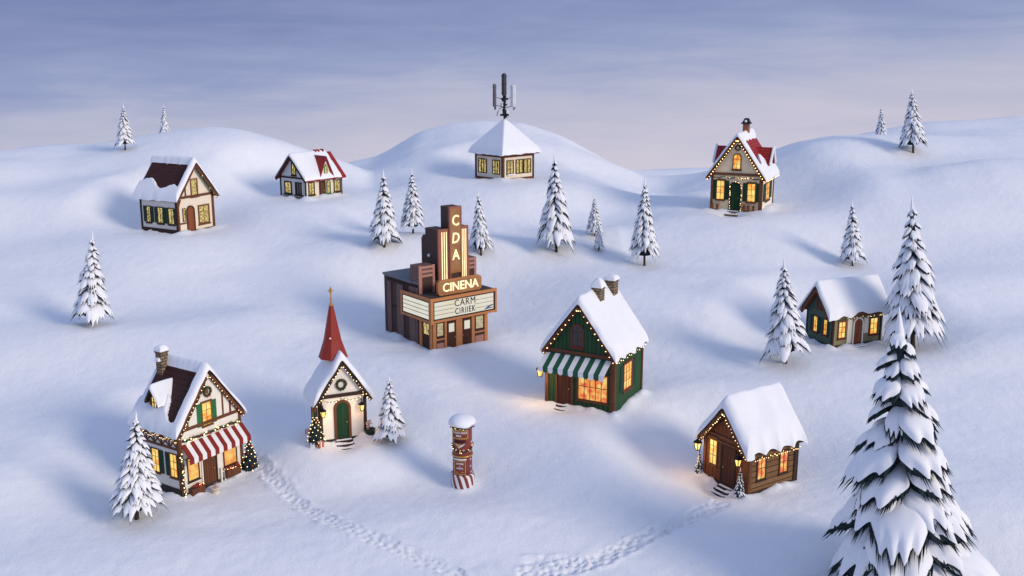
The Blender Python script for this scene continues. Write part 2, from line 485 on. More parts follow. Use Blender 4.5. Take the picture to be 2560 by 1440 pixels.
class House(Ctx):
    """Near bottom corner at the origin; right face along +x (outward -y), left face along +y (outward -x)."""
    def __init__(s, name, label, cat, px, py, a, Wr, Wl, pad=0.55, padout=1.9):
        P, depth = hit(px, py)
        S = depth / FOC
        az = math.atan2(P[0], P[1])
        rz = R(a) - az
        off = (Wr / 2, Wl / 2, 0)
        c, sn = math.cos(rz), math.sin(rz)
        s.rz = rz
        s.O = Vector(P)
        s.c, s.sn = c, sn
        ctr = s.O + Vector((c * off[0] - sn * off[1], sn * off[0] + c * off[1], 0)) * S
        super().__init__(empty(name, ctr, rz, label, cat), S, off)
        s.Wr, s.Wl = Wr, Wl
        r = math.hypot(Wr, Wl) * S
        PADS.append((ctr.x, ctr.y, P[2], r * pad, r * padout))
    def drifts(s, amount=1.0):
        # wind-packed snow against the two walls that face the valley
        for face, W in (('R', s.Wr), ('L', s.Wl)):
            u = -6.0
            while u < W + 10:
                w = s.world(s.P(face, u, 0, rng.uniform(4, 10)))
                MOUNDS.append((w.x, w.y, rng.uniform(-1.0, 8.0) * s.S * amount, rng.uniform(8, 17) * s.S))
                u += rng.uniform(9, 20)
    def dip(s, p, h, r):
        w = s.world(p); MOUNDS.append((w.x, w.y, -h * s.S, r * s.S))
    def world(s, p):
        x, y, z = p
        return s.O + Vector((s.c * x - s.sn * y, s.sn * x + s.c * y, z)) * s.S
    def thing(s, name, label, cat, p, group=None):
        """A thing of its own that rests on or hangs from the house, its base at local point p."""
        return Ctx(empty(name, s.world(p), s.rz, label, cat, group), s.S, p)
    def P(s, face, u, v, d=0.0):
        return (u, -d, v) if face == 'R' else (-d, u, v)
    def fbox(s, mb, face, u0, u1, v0, v1, d0, d1):
        if face == 'R': return mb.box(u0, u1, -d1, -d0, v0, v1)
        return mb.box(-d1, -d0, u0, u1, v0, v1)
    def fpoly(s, mb, face, pts, d0, d1):
        return mb.prism([s.P(face, u, v, d0) for u, v in pts], [s.P(face, u, v, d1) for u, v in pts])
    def beam(s, mb, face, u0, v0, u1, v1, w, d0=-1.0, d1=2.0):
        dx, dy = u1 - u0, v1 - v0
        l = math.hypot(dx, dy); nx, ny = -dy / l * w / 2, dx / l * w / 2
        return s.fpoly(mb, face, [(u0 + nx, v0 + ny), (u1 + nx, v1 + ny), (u1 - nx, v1 - ny), (u0 - nx, v0 - ny)], d0, d1)
    def window(s, face, u0, u1, v0, v1, cols=2, rows=3, frame=None, lit=None, fw=2.4, sill=True, arch=False,
               shutters=None, sw=None, mun=0.9, head=False, D=0.0, both=True):
        frame = frame or M_frame; lit = lit or M_lit
        b = s.mb()
        if arch:
            rr = (u1 - u0) / 2; um = (u0 + u1) / 2; vs = v1 - rr
            arc = [(um + rr * math.cos(t), vs + rr * math.sin(t)) for t in np.linspace(0, math.pi, 11)]
            arco = [(um + (rr + fw) * math.cos(t), vs + (rr + fw) * math.sin(t)) for t in np.linspace(0, math.pi, 11)]
            for i in range(10):
                s.fpoly(b, face, [arc[i], arco[i], arco[i + 1], arc[i + 1]], D - 1, D + 2.2)
            s.fbox(b, face, u0 - fw, u0, v0, vs, D - 1, D + 2.2); s.fbox(b, face, u1, u1 + fw, v0, vs, D - 1, D + 2.2)
            s.fbox(b, face, u0 - fw, u1 + fw, v0 - fw, v0, D - 1, D + 2.2)
        else:
            s.fbox(b, face, u0 - fw, u0, v0, v1, D - 1, D + 2.2); s.fbox(b, face, u1, u1 + fw, v0, v1, D - 1, D + 2.2)
            s.fbox(b, face, u0 - fw, u1 + fw, v1, v1 + fw, D - 1, D + 2.2)
            s.fbox(b, face, u0 - fw, u1 + fw, v0 - fw, v0, D - 1, D + 2.2)
        for i in range(1, cols):
            u = u0 + (u1 - u0) * i / cols
            s.fbox(b, face, u - mun / 2, u + mun / 2, v0, v1 - (0.3 if arch else 0), D - 0.5, D + 1.3)
        for i in range(1, rows):
            v = v0 + (v1 - v0) * i / rows
            s.fbox(b, face, u0, u1, v - mun / 2, v + mun / 2, D - 0.4, D + 1.1)
        w = b.build('window', frame, s.root)
        p = s.mb()
        if arch: s.fpoly(p, face, [(u0, v0), (u1, v0)] + arc, D - 0.8, D + 0.4)
        else: s.fbox(p, face, u0, u1, v0, v1, D - 0.8, D + 0.4)
        p.build('pane', lit, w)
        if sill:
            q = s.mb(); s.fbox(q, face, u0 - fw - 2, u1 + fw + 2, v0 - fw - 2.6, v0 - fw, D - 1, D + 4.2); q.build('sill', frame, w)
        if head:
            q = s.mb(); s.fbox(q, face, u0 - fw - 1.5, u1 + fw + 1.5, v1 + fw, v1 + fw + 2.4, D - 1, D + 3.2); q.build('lintel', frame, w)
        if shutters:
            sw = sw or (u1 - u0) * 0.5
            for k, ua in enumerate((u0 - fw - sw - 0.4, u1 + fw + 0.4)):
                if not both and k != both_side(both): continue
                q = s.mb(); s.fbox(q, face, ua, ua + sw, v0 - 1, v1 + 1.5, D - 0.5, D + 1.8)
                q.build('shutter', shutters, s.root)
        return w
    def door(s, face, u0, u1, v0, v1, m, frame=None, fw=3.0, arch=False, knob='hi', D=0.0):
        frame = frame or M_frame
        b = s.mb()
        if arch:
            rr = (u1 - u0) / 2; um = (u0 + u1) / 2; vs = v1 - rr
            arc = [(um + rr * math.cos(t), vs + rr * math.sin(t)) for t in np.linspace(0, math.pi, 13)]
            arco = [(um + (rr + fw) * math.cos(t), vs + (rr + fw) * math.sin(t)) for t in np.linspace(0, math.pi, 13)]
            for i in range(12): s.fpoly(b, face, [arc[i], arco[i], arco[i + 1], arc[i + 1]], D - 1, D + 2.6)
            s.fbox(b, face, u0 - fw, u0, v0, vs, D - 1, D + 2.6); s.fbox(b, face, u1, u1 + fw, v0, vs, D - 1, D + 2.6)
        else:
            s.fbox(b, face, u0 - fw, u0, v0, v1, D - 1, D + 2.6); s.fbox(b, face, u1, u1 + fw, v0, v1, D - 1, D + 2.6)
            s.fbox(b, face, u0 - fw, u1 + fw, v1, v1 + fw, D - 1, D + 2.6)
        b.build('door_frame', frame, s.root)
        p = s.mb()
        if arch: s.fpoly(p, face, [(u0, v0), (u1, v0)] + arc, D - 1, D + 1.0)
        else: s.fbox(p, face, u0, u1, v0, v1, D - 1, D + 1.0)
        d = p.build('door', m, s.root)
        k = s.mb(); k.smooth = True
        # 'hi'/'lo': knob near the high or low u edge
        uk = u1 - (u1 - u0) * 0.16 if knob == 'hi' else u0 + (u1 - u0) * 0.16
        k.ball(s.P(face, uk, v0 + (v1 - v0) * 0.45, D + 2.2), max(1.3, (u1 - u0) * 0.045), 6)
        k.build('handle', M_brass, d)
        return d
    def lantern(s, p, size, light=0.0, out=(0, -1)):
        """Wall lantern: bracket, roofed cage and glass, hung at local point p (its middle)."""
        x, y, z = p; h = size
        b = s.mb()
        b.lathe([(h * 0.20, -h * 0.50), (h * 0.24, -h * 0.44), (h * 0.24, -h * 0.40)], p, 8)
        b.lathe([(h * 0.46, h * 0.34), (h * 0.46, h * 0.39), (h * 0.14, h * 0.66), (h * 0.05, h * 0.8)], p, 8)
        for k in range(4):
            t = math.pi / 4 + k * math.pi / 2
            b.bar((x + h * 0.22 * math.cos(t), y + h * 0.22 * math.sin(t), z - h * 0.42), (x + h * 0.38 * math.cos(t), y + h * 0.38 * math.sin(t), z + h * 0.35), h * 0.07)
        b.bar((x, y, z + h * 0.78), (x - out[0] * h * 0.1, y - out[1] * h * 0.1, z + h * 1.05), h * 0.1)
        b.bar((x, y, z + h * 1.02), (x - out[0] * h * 1.0, y - out[1] * h * 1.0, z + h * 0.82), h * 0.1)
        o = b.build('lantern', M_metal, s.root)
        g = s.mb()
        g.lathe([(h * 0.17, -h * 0.40), (h * 0.34, h * 0.34)], p, 8)
        g.build('lamp_glass', M_lamp, o)
        if light:
            ld = bpy.data.lights.new('lantern_light', 'POINT')
            ld.energy = light; ld.color = (1.0, 0.58, 0.22); ld.shadow_soft_size = h * s.S * 0.5
            lo = bpy.data.objects.new('lantern_light', ld); COL.objects.link(lo)
            lo.parent = o
            q = (x + out[0] * h * 0.95 - s.off[0], y + out[1] * h * 0.95 - s.off[1], z - h * 0.35 - s.off[2])
            lo.location = tuple(c * s.S for c in q)
        return o
def both_side(b): return 0 if b == 'lo' else 1

def nz(x, y, k=0.0): return mnoise.noise(Vector((x, y, k)))
def snow_sheet(mb, x0, x1, y0, y1, zf, T, r, nx=44, ny=44, wob=2.0, seed=0.0, ex=None, y0f=None, y1f=None, x0f=None, x1f=None, sink=1.6, lump=0.12):
    """Settled snow: follows zf, T deep, rounded over r towards every edge, edges wandering a little."""
    mb.smooth = True
    P = []
    for i in range(nx + 1):
        a = i / nx; a = 0.45 * a + 0.55 * (0.5 - 0.5 * math.cos(math.pi * a))
        row = []
        for j in range(ny + 1):
            c = j / ny; c = 0.45 * c + 0.55 * (0.5 - 0.5 * math.cos(math.pi * c))
            xr = x0 + (x1 - x0) * a; yr = y0 + (y1 - y0) * c
            oa = wob * nz(xr * 0.05, 1.3, seed) + (y0f(xr) if y0f else 0)
            ob = wob * nz(xr * 0.05, 7.3, seed) + (y1f(xr) if y1f else 0)
            pa = wob * nz(yr * 0.05, 3.3, seed) + (x0f(yr) if x0f else 0)
            pb = wob * nz(yr * 0.05, 9.3, seed) + (x1f(yr) if x1f else 0)
            x = xr + pa * (1 - a) ** 7 + pb * a ** 7; y = yr + oa * (1 - c) ** 7 + ob * c ** 7
            xa, xb, ya, yb = x0 + pa, x1 + pb, y0 + oa, y1 + ob
            e = min(x - xa, xb - x, y - ya, yb - y)
            k = min(max(e, 0) / r, 1.0)
            th = T * math.sqrt(max(0.0, 1 - (1 - k) ** 2)) * (1 + lump * 1.6 * nz(x * 0.022, y * 0.022, seed + 5))
            if ex is not None:
                sd = ex(x, y) + 2.0 * nz(x * 0.09, y * 0.09, seed + 9)
                if sd > -6:
                    q = min(1, max(0, -sd / 6.0))
                    th = min(th, T * math.sqrt(max(0, 1 - (1 - q) ** 2))) if sd < 0 else -7.0
            row.append((x, y, zf(x, y) + th - sink))
        P.append(row)
    mb.grid(P)
    return mb
def gable_z(mid, half, zr, slope, axis='y'):
    """Roof height: ridge runs along the given axis, at mid across it."""
    if axis == 'y': return lambda x, y: zr - slope * (math.sqrt((x - mid) ** 2 + 9.0) - 3.0)
    return lambda x, y: zr - slope * (math.sqrt((y - mid) ** 2 + 9.0) - 3.0)
def snow_cap(ctx, x0, x1, y0, y1, z, T, name='snow', parent=None, r=None, peak=0.0, seed=0.0):
    b = ctx.mb()
    xm, ym = (x0 + x1) / 2, (y0 + y1) / 2
    hw = max(x1 - x0, y1 - y0) / 2
    snow_sheet(b, x0, x1, y0, y1, lambda x, y: z + peak * max(0, 1 - max(abs(x - xm), abs(y - ym)) / hw), T, r or min(x1 - x0, y1 - y0) * 0.45, 12, 12, 1.0, seed, sink=0.8)
    return b.build(name, M_snow, parent or ctx.root)
def gable_house(h, gable, zw, rise, ovf, ove, slab=5.0, wallmats=None, wall='wall', slabmat=None):
    """Walls with a pitched roof board. gable 'R': ridge along y; 'L': ridge along x.
       ovf: overhang past the gables, ove: past the eaves. wallmats = (right face, left face)."""
    Wr, Wl = h.Wr, h.Wl
    b = h.mb(); zb = -34.0
    mats = list(wallmats)
    if gable == 'R':
        prof = [(0, zb), (Wr, zb), (Wr, zw), (Wr / 2, zw + rise), (0, zw)]
        A = [(u, 0, v) for u, v in prof]; B = [(u, Wl, v) for u, v in prof]
    else:
        prof = [(0, zb), (Wl, zb), (Wl, zw), (Wl / 2, zw + rise), (0, zw)]
        A = [(0, u, v) for u, v in prof]; B = [(Wr, u, v) for u, v in prof]
    n0 = len(b.F)
    b.prism(A, B)
    for i, f in enumerate(b.F):
        ps = [b.V[k] for k in f]
        on_left = all(abs(p[0]) < 1e-6 for p in ps) or all(abs(p[0] - Wr) < 1e-6 for p in ps)
        b.MI[i] = 1 if (on_left and len(mats) > 1) else 0
    b.build(wall, mats, h.root)
    half = (Wr if gable == 'R' else Wl) / 2
    sl = rise / half
    zr = zw + rise + slab * 0.9 + 3
    rb = h.mb()
    e = half + ove
    prof = [(-e, zr - sl * e), (0, zr), (e, zr - sl * e), (e, zr - sl * e - slab), (0, zr - slab * 1.35), (-e, zr - sl * e - slab)]
    if gable == 'R':
        rb.prism([(half + u, -ovf, v) for u, v in prof], [(half + u, Wl + ovf, v) for u, v in prof])
    else:
        rb.prism([(-ovf, half + u, v) for u, v in prof], [(Wr + ovf, half + u, v) for u, v in prof])
    roof = rb.build('roof', slabmat or M_beam, h.root)
    return roof, half, sl, zr, e
def balls(ctx, name, items, m, parent=None, sq=1.0):
    """Every small ball (bulb, berry, bauble) an object of its own, all sharing one mesh. items: (centre, radius)."""
    q = MB(); q.smooth = True; q.ball((0, 0, 0), 1.0, 5, sq)
    first = None
    for c_, r_ in items:
        if first is None:
            o = q.build(name, m, parent or ctx.root); first = o
        else:
            o = first.copy(); COL.objects.link(o); o.parent = parent or ctx.root
        o.location = tuple((c_[i] - ctx.off[i]) * ctx.S for i in range(3))
        o.scale = (r_ * ctx.S,) * 3
def strand(ctx, pts, r, spacing, sag=0.0, name='string_lights', wire=True, jit=0.0, glow=None):
    """Bulbs on a wire along a path of points."""
    b = MB(ctx)
    path = []
    for p, q in zip(pts, pts[1:]):
        p, q = Vector(p), Vector(q); L = (q - p).length; n = max(2, int(L / spacing))
        for i in range(n):
            t = i / n
            w = p.lerp(q, t); w.z -= sag * 4 * t * (1 - t)
            path.append(w)
    path.append(Vector(pts[-1]))
    b.tube(path, r * 0.3, 4); b.build('wire', M_metal, ctx.root)
    it = []
    for w in path:
        k = r * 0.56 * (0.75 + 0.5 * rng.random())
        it.append(((w.x + jit * rng.uniform(-1, 1), w.y + jit * rng.uniform(-1, 1), w.z - k * 0.5 + jit * rng.uniform(-1, 1)), k))
    balls(ctx, 'bulb', it[:100], glow or M_bulb)
def bushy(b, path, rad, n_per, slen, r=0.5, out=None):
    """Short needle spikes all round a path (garlands, wreaths)."""
    for p, q in zip(path, path[1:]):
        p, q = Vector(p), Vector(q)
        for k in range(n_per):
            w = p.lerp(q, rng.random())
            d = Vector((rng.gauss(0, 1), rng.gauss(0, 1), rng.gauss(0, 1)))
            if d.length < 0.1: continue
            d.normalize()
            b.spike(w + d * rad * 0.3, w + d * (rad + slen * rng.random()), r, 3)
def wreath(h, face, u, v, R0, label, D=2.5, centre=None, bow=M_berry):
    p0 = h.P(face, u, v - R0, D)
    t = h.thing('wreath', label, 'wreath', p0, 'wreaths on the gables')
    b = t.mb()
    ring = [h.P(face, u + R0 * 0.72 * math.cos(a), v + R0 * 0.72 * math.sin(a), D) for a in np.linspace(0, 2 * math.pi, 19)]
    b.mat(0).tube(ring, R0 * 0.22, 6)
    bushy(b, ring, R0 * 0.2, 9, R0 * 0.24, R0 * 0.05)
    b.build('greenery', [M_needle2], t.root)
    balls(t, 'berry', [(h.P(face, u + R0 * 0.72 * math.cos(a), v + R0 * 0.72 * math.sin(a), D + R0 * 0.24), R0 * 0.085) for a in np.linspace(0.4, 6.2, 7)], M_berry)
    q = t.mb()
    h.fpoly(q, face, [(u - R0 * 0.3, v - R0 * 0.6), (u - R0 * 0.34, v - R0 * 0.98), (u, v - R0 * 0.72), (u + R0 * 0.34, v - R0 * 0.98), (u + R0 * 0.3, v - R0 * 0.6), (u, v - R0 * 0.74)], D + R0 * 0.1, D + R0 * 0.36)
    q.build('bow', bow, t.root)
    if centre:
        q = t.mb(); h.fpoly(q, face, [(u + R0 * 0.30 * math.cos(a), v + R0 * 0.42 * math.sin(a)) for a in np.linspace(0, 6.28, 13)[:-1]], D - 2, D - 0.5)
        q.build('plaque', centre, t.root)
    return t
def garland(h, pts, rad, label, berries=8, bulbs=8, name='garland', n_per=26, group=None, sp=None):
    pts = [Vector(p) for p in pts]
    t = h.thing(name, label, 'garland', tuple(pts[0]), group)
    b = t.mb(); b.tube(pts, rad * 0.45, 5); bushy(b, pts, rad * 0.5, n_per, rad * 0.7, rad * 0.13)
    b.build('greenery', M_needle2, t.root)
    def scatter(n, r, m, nm):
        it = []
        for _ in range(n):
            i = rng.randrange(len(pts) - 1); w = pts[i].lerp(pts[i + 1], rng.random())
            it.append(((w.x - rad * 0.7 * rng.random(), w.y - rad * 0.7 * rng.random(), w.z + rad * rng.uniform(-0.6, 0.6)), r))
        balls(t, nm, it, m)
    if berries: scatter(berries, rad * 0.27, M_berry, 'berry')
    if bulbs: scatter(bulbs, rad * 0.22, M_bulb, 'bulb')
    return t
def steps(h, face, u0, u1, n, run, riser, m=None, snow=True, d0=0.0, zt=0.0, name='steps'):
    """Stair in front of a door: n treads going down and outward."""
    b = h.mb()
    for i in range(n):
        h.fbox(b, face, u0 - i * 0.6, u1 + i * 0.6, zt - 30, zt - i * riser, d0 + i * run - (0.3 if i else 1), d0 + (i + 1) * run)
    o = b.build(name, m or M_dark, h.root)
    h.dip(h.P(face, (u0 + u1) / 2, 0, d0 + n * run), riser * (n - 0.4) + 1, max(u1 - u0, n * run) * 0.85)
    if snow:
        for i in range(n):
            p = [h.P(face, u0 + 1, 0, d0 + i * run + 1.2), h.P(face, u1 - 1, 0, d0 + (i + 1) * run - 1.2)]
            xs = sorted((p[0][0], p[1][0])); ys = sorted((p[0][1], p[1][1]))
            snow_cap(h, xs[0], xs[1], ys[0], ys[1], zt - i * riser, 2.0, 'snow', o, 2.0, 0, i * 3.1)
    return o
def awning(h, face, u0, u1, vt, drop, proj, val, mats, n, D=0.5, scallop=False):
    """Striped canvas: sloping sheet with thickness and a hanging valance, stripes as separate cloth strips of one mesh."""
    b = h.mb()
    w = (u1 - u0) / n
    for i in range(n):
        b.m = i % 2
        a, c = u0 + i * w, u0 + (i + 1) * w
        for (va, da, vb, db) in ((vt, D, vt - drop, D + proj),):
            A = [h.P(face, a, va, da), h.P(face, c, va, da), h.P(face, c, vb, db), h.P(face, a, vb, db)]
            B = [h.P(face, a, va - 1.4, da), h.P(face, c, va - 1.4, da), h.P(face, c, vb - 1.4, db - 0.8), h.P(face, a, vb - 1.4, db - 0.8)]
            b.prism(A, B)
        vb = vt - drop
        if scallop:
            um = (a + c) / 2
            pts = [(a, vb)] + [(um + w / 2 * math.cos(t), vb - val * 0.55 - val * 0.45 * math.sin(t)) for t in np.linspace(math.pi, 0, 7)] + [(c, vb)]
        else:
            pts = [(a, vb), (a, vb - val), (c, vb - val), (c, vb)]
        h.fpoly(b, face, pts, D + proj - 1.0, D + proj + 0.2)
    o = b.build('awning', mats, h.root)
    for u in (u0 + 1.5, u1 - 1.5):
        q = h.mb(); q.bar(h.P(face, u, vt - drop - val * 0.4, D + proj - 1.5), h.P(face, u, vt - drop - val * 0.4, D), 1.2)
        q.build('bracket', M_metal, o)
    return o
def text_faces(mb, txt, size, place, depth, bold=0.0, align='CENTER', squeeze=1.0, space=1.0):
    """Adds extruded lettering to mb; place(x, y, d) maps letter space to the thing's units."""
    cu = bpy.data.curves.new('lettering', 'FONT')
    cu.body = txt; cu.size = size; cu.align_x = align; cu.align_y = 'CENTER'
    cu.extrude = depth / 2; cu.offset = bold; cu.resolution_u = 3; cu.space_character = space
    ob = bpy.data.objects.new('lettering', cu); COL.objects.link(ob)
    bpy.context.view_layer.update()
    dg = bpy.context.evaluated_depsgraph_get()
    me = ob.evaluated_get(dg).to_mesh()
    base = len(mb.V)
    for v in me.vertices: mb.V.append(tuple(place(v.co.x * squeeze, v.co.y, v.co.z + depth / 2)))
    for p in me.polygons:
        mb.F.append(tuple(base + i for i in p.vertices)); mb.MI.append(mb.m); mb.SM.append(False)
    ob.evaluated_get(dg).to_mesh_clear()
    bpy.data.objects.remove(ob); bpy.data.curves.remove(cu)
    return mb
# ------------------------------------------------------------------ buildings
# --- timber-framed shop house with red and white awning
h = House('timber_shop_house', 'half-timbered white shop house with red and white awning and brown roof half bared of snow', 'house', 457, 1246, 38, 200, 158)
h.drifts(1.0)
H_SHOP = h
ZW, RISE = 173, 132
roof, half, sl, zr, e = gable_house(h, 'R', ZW, RISE, 6, 9, 5, (M_white, M_white), slabmat=M_tile_dark)
zf = gable_z(half, half, zr, sl, 'y')
def ex(x, y):                                    # bare tiles on the left slope, below the ridge snow
    lo = half - 9 - x
    hi = x - (27 + 7 * math.sin(y * 0.075 + 2.6) - (22 if y < 70 else 0) * min(1, max(0, (70 - y) / 14)) + 8 * math.sin(y * 0.021))
    fr = y - 17
    bk = h.Wl + 22 - y
    return min(lo, hi, fr, bk)
b = h.mb()
snow_sheet(b, half - e - 6, half + e + 6, -12, h.Wl + 20, zf, 17, 13, 90, 80, 3.0, 1.0, ex=ex)
b.build('roof_snow', M_snow, roof)
# plinth, posts and beams
b = h.mb()
h.fbox(b, 'R', -2, h.Wr + 2, -14, 9, -1, 2.5); h.fbox(b, 'L', -2.5, h.Wl + 2, -14, 22, -1, 2.2)
b.build('plinth', M_plinth, h.root)
b = h.mb()
for u in (3, h.Wr - 3): h.beam(b, 'R', u, 9, u, ZW, 8, -1, 2.8)
h.beam(b, 'R', 0, ZW + 1, h.Wr, ZW + 1, 8, -1, 2.4)
h.beam(b, 'R', 30, ZW + 4, 30, ZW + 40, 5); h.beam(b, 'R', 168, ZW + 4, 168, ZW + 44, 5); h.beam(b, 'R', 144, ZW + 4, 144, ZW + 74, 4)
h.beam(b, 'R', 170, ZW + 32, 196, ZW + 6, 5); h.beam(b, 'R', 30, ZW + 32, 8, ZW + 6, 5)
h.beam(b, 'L', 2, 22, 2, ZW, 7, -1, 2.6); h.beam(b, 'L', h.Wl - 3, 22, h.Wl - 3, ZW, 7, -1, 2.6)
h.beam(b, 'L', 5, 128, h.Wl - 6, 128, 6); h.beam(b, 'L', 5, 160, h.Wl - 6, 160, 6)
for i in range(5):
    u0 = 6 + i * 29
    h.beam(b, 'L', u0, 131, u0 + 28, 157, 4, -1, 1.4); h.beam(b, 'L', u0, 157, u0 + 28, 131, 4, -1, 1.8)
    h.beam(b, 'L', u0, 131, u0, 157, 4, -1, 2.1)
b.build('timber_frame', M_beam, h.root)
b = h.mb()
for s_ in (-1, 1):
    h.beam(b, 'R', half + s_ * 6, zr - 11 - sl * 6, half + s_ * (e - 1), zr - 11 - sl * (e - 1), 10, 4.4, 7.5)
b.build('bargeboard', M_beam, h.root)
# openings
h.door('R', 70, 110, 2, 100, M_door, M_dark, 4)
b = h.mb(); h.fbox(b, 'R', 62.5, 66, 2, 98, 0, 4); b.build('door_post', M_white, h.root)
h.window('R', 22, 54, 38, 96, 1, 1, M_dframe, M_shoplit, 3)
h.window('R', 138, 178, 38, 96, 1, 1, M_dframe, M_shoplit, 3)
h.window('R', 78, 106, 168, 226, 2, 3, M_frame, M_lit, 2.6, head=True, shutters=M_shut, sw=14)
h.window('L', 12, 36, 52, 112, 2, 3, M_frame, M_lit, 2.6, shutters=M_dshut, sw=15)
h.window('L', 80, 105, 52, 112, 2, 3, M_frame, M_lit, 2.6, shutters=M_dshut, sw=15)
h.window('L', 136, 150, 52, 112, 1, 3, M_frame, M_lit, 2.4, sill=True)
awning(h, 'R', 6, 206, 138, 30, 30, 15, [M_awn_r, M_awn_w], 15)
# dormer on the left slope (faces -x)
b = h.mb()
dx, dy0, dy1, dz0, dz1, dzr = 14, 82, 118, 196, 238, 266
b.prism([(dx, dy0, dz0 - 20), (dx, dy1, dz0 - 20), (dx, dy1, dz1), (dx, (dy0 + dy1) / 2, dzr), (dx, dy0, dz1)],
        [(dx + 70, dy0, dz0 - 20), (dx + 70, dy1, dz0 - 20), (dx + 70, dy1, dz1), (dx + 70, (dy0 + dy1) / 2, dzr), (dx + 70, dy0, dz1)])
dorm = b.build('dormer', M_beam, h.root)
b = h.mb(); ym = (dy0 + dy1) / 2
dzf = lambda x, y: dzr + 4 - 1.5 * (math.sqrt((y - ym) ** 2 + 4) - 2)
snow_sheet(b, dx - 12, dx + 66, dy0 - 13, dy1 + 13, dzf, 11, 9, 24, 30, 1.5, 4.0)
b.build('dormer_snow', M_snow, dorm)
b = h.mb(); b.prism([(dx - 8, dy0 - 10, dz1 - 12), (dx - 8, ym, dzr + 4), (dx - 8, dy1 + 10, dz1 - 12), (dx - 8, dy1 + 6, dz1 - 13), (dx - 8, ym, dzr - 2), (dx - 8, dy0 - 6, dz1 - 13)],
                    [(dx + 60, dy0 - 10, dz1 - 12), (dx + 60, ym, dzr + 4), (dx + 60, dy1 + 10, dz1 - 12), (dx + 60, dy1 + 6, dz1 - 13), (dx + 60, ym, dzr - 2), (dx + 60, dy0 - 6, dz1 - 13)])
b.build('dormer_roof', M_dark, dorm)
b = h.mb()
for i in (0, 1, 2): b.box(dx - 2.2, dx + 1, 90 + i * 9 - 1.2, 90 + i * 9 + 1.2, 200, 244)
for z in (200, 215, 230, 244): b.box(dx - 1.9, dx + 1, 89, 109, z - 1.0, z + 1.0)
b.build('dormer_window', M_dframe, dorm)
b = h.mb(); b.box(dx - 0.8, dx + 0.5, 90, 108, 200, 244); b.build('dormer_pane', M_lit, dorm)
# chimney
b = h.mb(); b.box(74, 96, 138, 160, 262, 336); b.box(72, 98, 136, 162, 336, 341); ch = b.build('chimney', M_stone, roof)
snow_cap(h, 71, 99, 135, 163, 341, 15, 'snow', roof)
snow_cap(h, 66, 78, 140, 156, 316, 9, 'snow', roof)
# decorations
pts = [h.P('R', half + s_ * u, zr - 16 - sl * abs(u), 9) for s_, u in [(-1, e - 6), (-1, 60), (-1, 4)]] + [h.P('R', half + u, zr - 16 - sl * u, 9) for u in (4, 60, e - 6)]
t = h.thing('string_lights', 'warm bulbs strung under the gable edge of the red-awning shop house', 'string lights', pts[0], 'light strings on the houses')
o = strand(t, pts, 1.7, 11, jit=1.0, name='bulbs')
garland(h, [h.P('R', half - e * t_ - 0, zr - 20 - sl * e * t_, 8) for t_ in np.linspace(0.12, 0.9, 9)], 4.0, 'dark green garland hanging down one gable edge of the red-awning shop house', 10, 6, n_per=16)
garland(h, [h.P('R', u, 147 + 2 * math.sin(u * 0.2), 4) for u in np.linspace(10, 196, 12)], 7.5, 'long evergreen garland lying along the top of the red and white awning', 16, 22, n_per=34)
garland(h, [h.P('R', 3 + 2 * math.sin(v * 0.1), v, 5) for v in np.linspace(118, 8, 10)], 6.5, 'thick garland with red baubles wound down the front corner post of the red-awning shop house', 16, 16, n_per=34)
t = h.thing('string_lights', 'row of small bulbs over the crossed timbers below the eaves of the red-awning shop house', 'string lights', h.P('L', 5, 150, 3), 'light strings on the houses')
strand(t, [h.P('L', u, 152 + 4 * math.sin(u), 3.5) for u in np.linspace(5, 150, 14)], 1.4, 9, 2.0, name='bulbs')
wreath(h, 'R', 97, 254, 15, 'round evergreen wreath with a russet middle on the gable of the red-awning shop house', 2.5, M_rdoor)
def basket(h, p, w, d, hh, label, seed, berries=9, group=None, name='planter_box', cat='planter'):
    t = h.thing(name, label, cat, p, group)
    b = t.mb(); x, y, z = p
    b.box(x - w / 2, x + w / 2, y - d / 2, y + d / 2, z - 3, z + hh)
    b.box(x - w / 2 - 0.8, x + w / 2 + 0.8, y - d / 2 - 0.8, y + d / 2 + 0.8, z + hh - 2, z + hh + 0.6)
    b.build('box', M_door, t.root)
    b = t.mb(); r_ = random.Random(seed)
    bushy(b, [(x - w / 2, y, z + hh), (x + w / 2, y, z + hh)], 2.5, int(w * 2.2), hh * 0.5, 0.6)
    b.build('greenery', M_needle2, t.root)
    balls(t, 'bauble', [((x + r_.uniform(-w / 2, w / 2), y + r_.uniform(-d / 2, d / 2), z + hh + r_.uniform(1, 6)), r_.uniform(1.6, 3.2)) for _ in range(berries)], M_berry)
    balls(t, 'bulb', [((x + r_.uniform(-w / 2, w / 2), y - d / 2, z + hh + r_.uniform(0, 7)), 1.0) for _ in range(6)], M_bulb)
    return t
basket(h, h.P('R', 38, 0, 10), 40, 14, 20, 'wooden box of red baubles between the garlanded corner post and the brown shop door', 3, 12, 'boxes of greenery at the shop front')
basket(h, h.P('R', 155, 12, 10), 46, 12, 18, 'wooden box of red baubles under the shop window next to the decorated fir', 4, 12, 'boxes of greenery at the shop front')
t = h.thing('fence', 'short pale post rail beside the brown shop door under the red awning', 'post', h.P('R', 121, 0, 6))
b = t.mb(); b.bar(h.P('R', 121, -4, 6), h.P('R', 121, 40, 6), 4); b.bar(h.P('R', 121, 30, 6), h.P('R', 134, 28, 6), 3); b.bar(h.P('R', 133, -4, 6), h.P('R', 133, 34, 6), 3); b.build('post', M_white, t.root)
